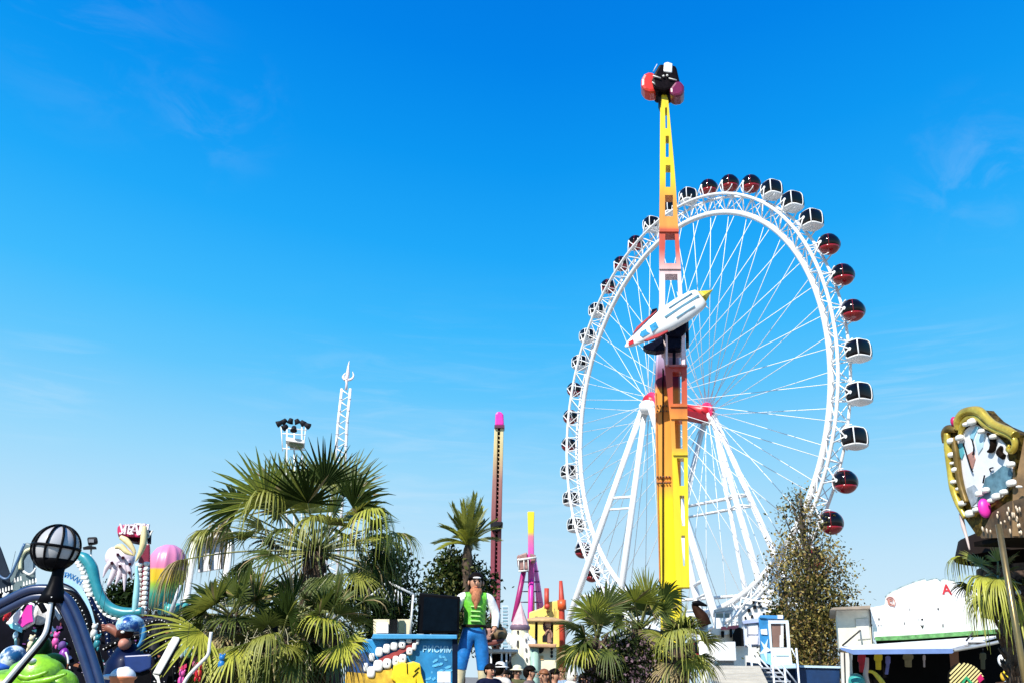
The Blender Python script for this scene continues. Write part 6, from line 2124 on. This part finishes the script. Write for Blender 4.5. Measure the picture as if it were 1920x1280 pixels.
def carousel():
    # a round carousel mostly outside the frame; its rim is a ring of flat rounding boards
    def on(px, py, a, b, off=0.):
        """where the ray of a photo pixel meets the upright plane through two ground points; off = metres toward the eye"""
        d = (b - a)
        n = Vector((d.y, -d.x, 0)).normalized()
        if n.dot(-a) < 0:
            n = -n
        r = ray(px, py)
        return EYEV + r * (((a + n * off) - EYEV).dot(n) / r.dot(n)), n
    a, b = P(1771, 900, 12.6), P(1904, 900, 11.2)
    a.z = b.z = 0
    d = (b - a).normalized()
    n0 = Vector((d.y, -d.x, 0))
    if n0.dot(-a) < 0:
        n0 = -n0
    n2 = Matrix.Rotation(radians(38), 3, 'Z') @ d
    base = b + n2 * 3 + d * .5
    t = T('carousel', Vector((base.x + .5, base.y + 3.0, 0)), 'ornate gilded carousel canopy with painted rim panel and white bulbs at the right edge', 'carousel')

    def poly(pts, off, th, a_=a, b_=b):
        mb = MB()
        q = [on(x, y, a_, b_, off) for x, y in pts]
        return mb.prism([p for p, _ in q], -q[0][1] * th)

    def tube(pts, off, r, n=6, a_=a, b_=b, seg=8):
        mb = MB()
        sp = spline(pts, n)
        k = len(sp)
        rr = r if not isinstance(r, (list, tuple)) else [(lambda u: r[min(int(u), len(r) - 2)] + (r[min(int(u), len(r) - 2) + 1] - r[min(int(u), len(r) - 2)]) * (u - min(int(u), len(r) - 2)))(i / (k - 1) * (len(r) - 1)) for i in range(k)]
        return mb.tube([on(q.x, q.y, a_, b_, off)[0] for q in sp], rr, seg)
    out = [(1771, 812), (1774, 803), (1783, 800), (1794, 806), (1796, 791), (1803, 778), (1813, 770), (1828, 767), (1841, 768), (1850, 778), (1860, 788), (1876, 798), (1899, 808), (1906, 814), (1904, 1004), (1832, 1004), (1812, 975), (1803, 963), (1795, 948), (1787, 922), (1780, 896), (1776, 850)]
    part('rim_panel', poly(out, 0, .18), M('gold_recess_shade', (.045, .028, .006), .4, metal=.2, var=.7, scale=9, col2=(.16, .105, .02), sharp=.12), t)  # near-black board gives the gilt its recess shadows by colour
    pic = [(1791, 832), (1800, 815), (1816, 800), (1828, 793), (1846, 806), (1868, 815), (1884, 832), (1889, 860), (1898, 880), (1894, 905), (1880, 930), (1850, 945), (1822, 950), (1812, 925), (1803, 890), (1797, 860)]
    pc = part('picture', poly(pic, .02, .05), M('picture_white', (.76, .77, .79), .4, var=.08, scale=4), t)
    tl = M('picture_teal', (.10, .20, .25), .4, var=.5, scale=7)
    part('painted_patch', poly([(1844, 908), (1848, 895), (1866, 884), (1880, 872), (1893, 876), (1897, 890), (1893, 906), (1878, 926), (1850, 940), (1834, 944), (1836, 928)], .035, .03), tl, pc)
    part('painted_patch', poly([(1812, 915), (1826, 908), (1836, 920), (1833, 938), (1822, 948), (1814, 930)], .033, .03), M('picture_grey', (.30, .34, .38), .4, var=.4, scale=8), pc)
    part('painted_patch', poly([(1818, 818), (1829, 798), (1834, 800), (1827, 815), (1824, 826)], .034, .03), M('picture_sky', (.25, .52, .64), .4, var=.2), pc)
    part('painted_patch', poly([(1828, 824), (1836, 806), (1846, 812), (1842, 838), (1834, 850)], .035, .03), M('picture_pale', (.52, .70, .78), .4, var=.2), pc)
    part('painted_patch', poly([(1795, 832), (1803, 830), (1807, 850), (1803, 860), (1797, 850)], .036, .03), M('picture_cyan', (.10, .40, .46), .4), pc)
    part('painted_patch', poly([(1814, 852), (1824, 845), (1828, 860), (1823, 878), (1816, 868)], .035, .03), M('picture_flesh', (.55, .28, .22), .5, var=.3), pc)
    for pts in ([(1806, 830), (1812, 850), (1820, 876), (1824, 884)], [(1858, 884), (1856, 878), (1862, 876)], [(1843, 905), (1846, 890)], [(1822, 822), (1826, 838), (1824, 852)]):
        part('painted_line', tube(pts, .05, .010, 4), BLACK, pc)
    for pts in ([(1852, 812), (1862, 826), (1860, 842), (1852, 846)], [(1878, 836), (1874, 848), (1882, 856)]):
        part('dark_cutout', tube(pts, .05, [.02, .045, .04, .015][:len(pts)], 5), M('cutout_dark', (.02, .012, .008), .6), t)
    yb = M('bright_gold', (.52, .36, .03), .28, metal=.4, var=.35, scale=4, col2=(.74, .56, .09))
    dk = M('shaded_gold', (.16, .10, .02), .4, metal=.3, var=.4, scale=6)  # darker gilt, with shade put into the colour
    part('gold_scroll', tube([(1796, 806), (1797, 790), (1806, 776), (1822, 770), (1838, 772), (1850, 784), (1866, 797), (1890, 807), (1904, 816)], .06, [.04, .07, .07, .07, .07, .06, .06, .06, .06], 6), yb, t)
    part('gold_scroll', tube([(1800, 815), (1806, 796), (1818, 784), (1834, 782), (1848, 796), (1868, 806), (1896, 818), (1903, 832), (1898, 845), (1890, 842), (1893, 834)], .05, [.03, .05, .06, .05, .05, .05, .05, .04, .04, .03, .02], 6), yb, t)
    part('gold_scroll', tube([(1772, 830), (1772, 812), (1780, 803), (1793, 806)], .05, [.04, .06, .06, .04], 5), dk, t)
    part('gold_scroll', tube([(1776, 812), (1779, 840), (1783, 880), (1788, 915), (1798, 945), (1810, 970)], .05, [.05, .07, .06, .06, .05, .03], 6), yb, t)
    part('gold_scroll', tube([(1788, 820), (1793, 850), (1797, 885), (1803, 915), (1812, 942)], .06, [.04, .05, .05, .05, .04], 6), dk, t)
    for x, y, w in ((1783, 826, .10), (1784, 852, .09), (1786, 868, .05), (1791, 880, .09), (1788, 903, .07), (1797, 916, .05), (1804, 943, .09), (1799, 820, .10), (1822, 790, .12), (1811, 795, .07), (1840, 808, .08), (1862, 818, .08), (1818, 962, .12), (1830, 955, .08), (1836, 925, .10), (1848, 918, .09), (1896, 905, .11), (1882, 922, .09), (1868, 930, .11), (1858, 938, .07), (1895, 870, .09), (1911, 912, .04)):
        p, nn = on(x, y, a, b, .08)
        part('bulb', MB().ell(p, (w * .72, .04, w * .40), 12, 8, e1=.7, e2=.7, R=Matrix((d, nn, RZ)).transposed()), BULB, t)
    part('magenta_shield', MB().ell(on(1846, 952, a, b, .08)[0], (.085, .06, .13), 16, 10), MAGENTA, t)
    part('flower', MB().ell(on(1789, 790, a, b, .05)[0], (.05, .05, .075), 12, 8), CRIM, t)
    part('flower', MB().ell(on(1796, 781, a, b, .03)[0], (.035, .04, .03), 10, 6), WHITE, t)
    # second rounding board, its shade put in as brown colour, and the lower bulbs
    a2 = b.copy()
    b2 = b + n2 * 4
    part('rim_panel', poly([(1900, 812), (1960, 822), (1960, 1004), (1898, 1004)], .01, .18, a2, b2), M('gold_shade_brown', (.20, .12, .05), .45, metal=.2, var=.4, scale=5), t)
    part('swag', poly([(1838, 1004), (1860, 960), (1890, 940), (1930, 930), (1930, 1006), (1840, 1008)], .05, .08), M('bronze_swag', (.14, .085, .04), .5, metal=.2, var=.5, scale=4), t)
    rnd = random.Random(2)
    gl = MB()
    for i in range(34):
        x, y = rnd.uniform(1836, 1915), rnd.uniform(945, 1000)
        if y < 985 - (x - 1836) * .75:
            continue
        gl.ell(on(x, y, a, b, .09)[0], (.012, .015, rnd.uniform(.015, .04)), 7, 5)
    part('gilt_drop', gl, M('pale_gilt', (.70, .56, .40), .4, metal=.2), t)['kind'] = 'stuff'
    part('lower_rail', tube([(1802, 962), (1806, 985), (1812, 1005), (1818, 1030)], .02, [.03, .03, .02, .01], 4), M('pink_silver', (.60, .48, .45), .4), t)
    # soffit, drum, roof, pole; inner parts coloured near black to stand for shade
    z0 = on(1870, 1006, a, b)[0].z
    blk = M('soffit_shade', (.012, .008, .006), .6, var=.4)
    up_ = Vector((0, 0, z0))
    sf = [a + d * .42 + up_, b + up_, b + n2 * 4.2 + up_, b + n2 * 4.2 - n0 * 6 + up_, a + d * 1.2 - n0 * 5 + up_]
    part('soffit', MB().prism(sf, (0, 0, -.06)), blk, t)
    cen = P(1968, 1100, 14.3)
    part('roof', MB().lathe(Vector((cen.x, cen.y, z0 + .1)), [(1.3, 0), (1.2, .3), (.5, .6), (0, .65)], 32), M('canvas_roof', (.03, .02, .015), .7), t)
    part('drum', MB().lathe(Vector((cen.x, cen.y, 0)), [(.55, 0), (.55, z0)], 20), M('drum_shade', (.010, .008, .008), .35, var=.6, scale=2), t)
    part('platform', MB().lathe(Vector((cen.x, cen.y, 0)), [(0, .3), (2.6, .3), (2.6, 0)], 36), BROWN, t)
    inner = MB().lathe(Vector((cen.x, cen.y, 0)), [(.98, z0 - .80), (1.05, z0 - .55), (1.0, z0 - .06)], 24)  # dark ring added to carry the interior shade lower
    part('inner_shade_ring', inner, M('ring_shade_dark', (.03, .02, .015), .5, var=.7, scale=5, col2=(.12, .08, .06), sharp=.08), t)
    for k in range(7):
        an_ = radians(150 + k * 22)
        q = Vector((cen.x + cos(an_) * 1.07, cen.y + sin(an_) * 1.07, z0 - .5))
        part('inner_bulb', MB().ell(q, .04, 10, 6), BULB, t)
    pt, pb = P(1879, 1022, 10.6), P(1915, 1300, 10.6)
    pb = Vector((pt.x, pt.y, 0))
    part('pole', MB().tube([pt + Vector((0, 0, .25)), pt.lerp(pb, .4), pb], .036, 10), M('brass_pole', (.26, .19, .08), .3, metal=.7, var=.25), t)


carousel()
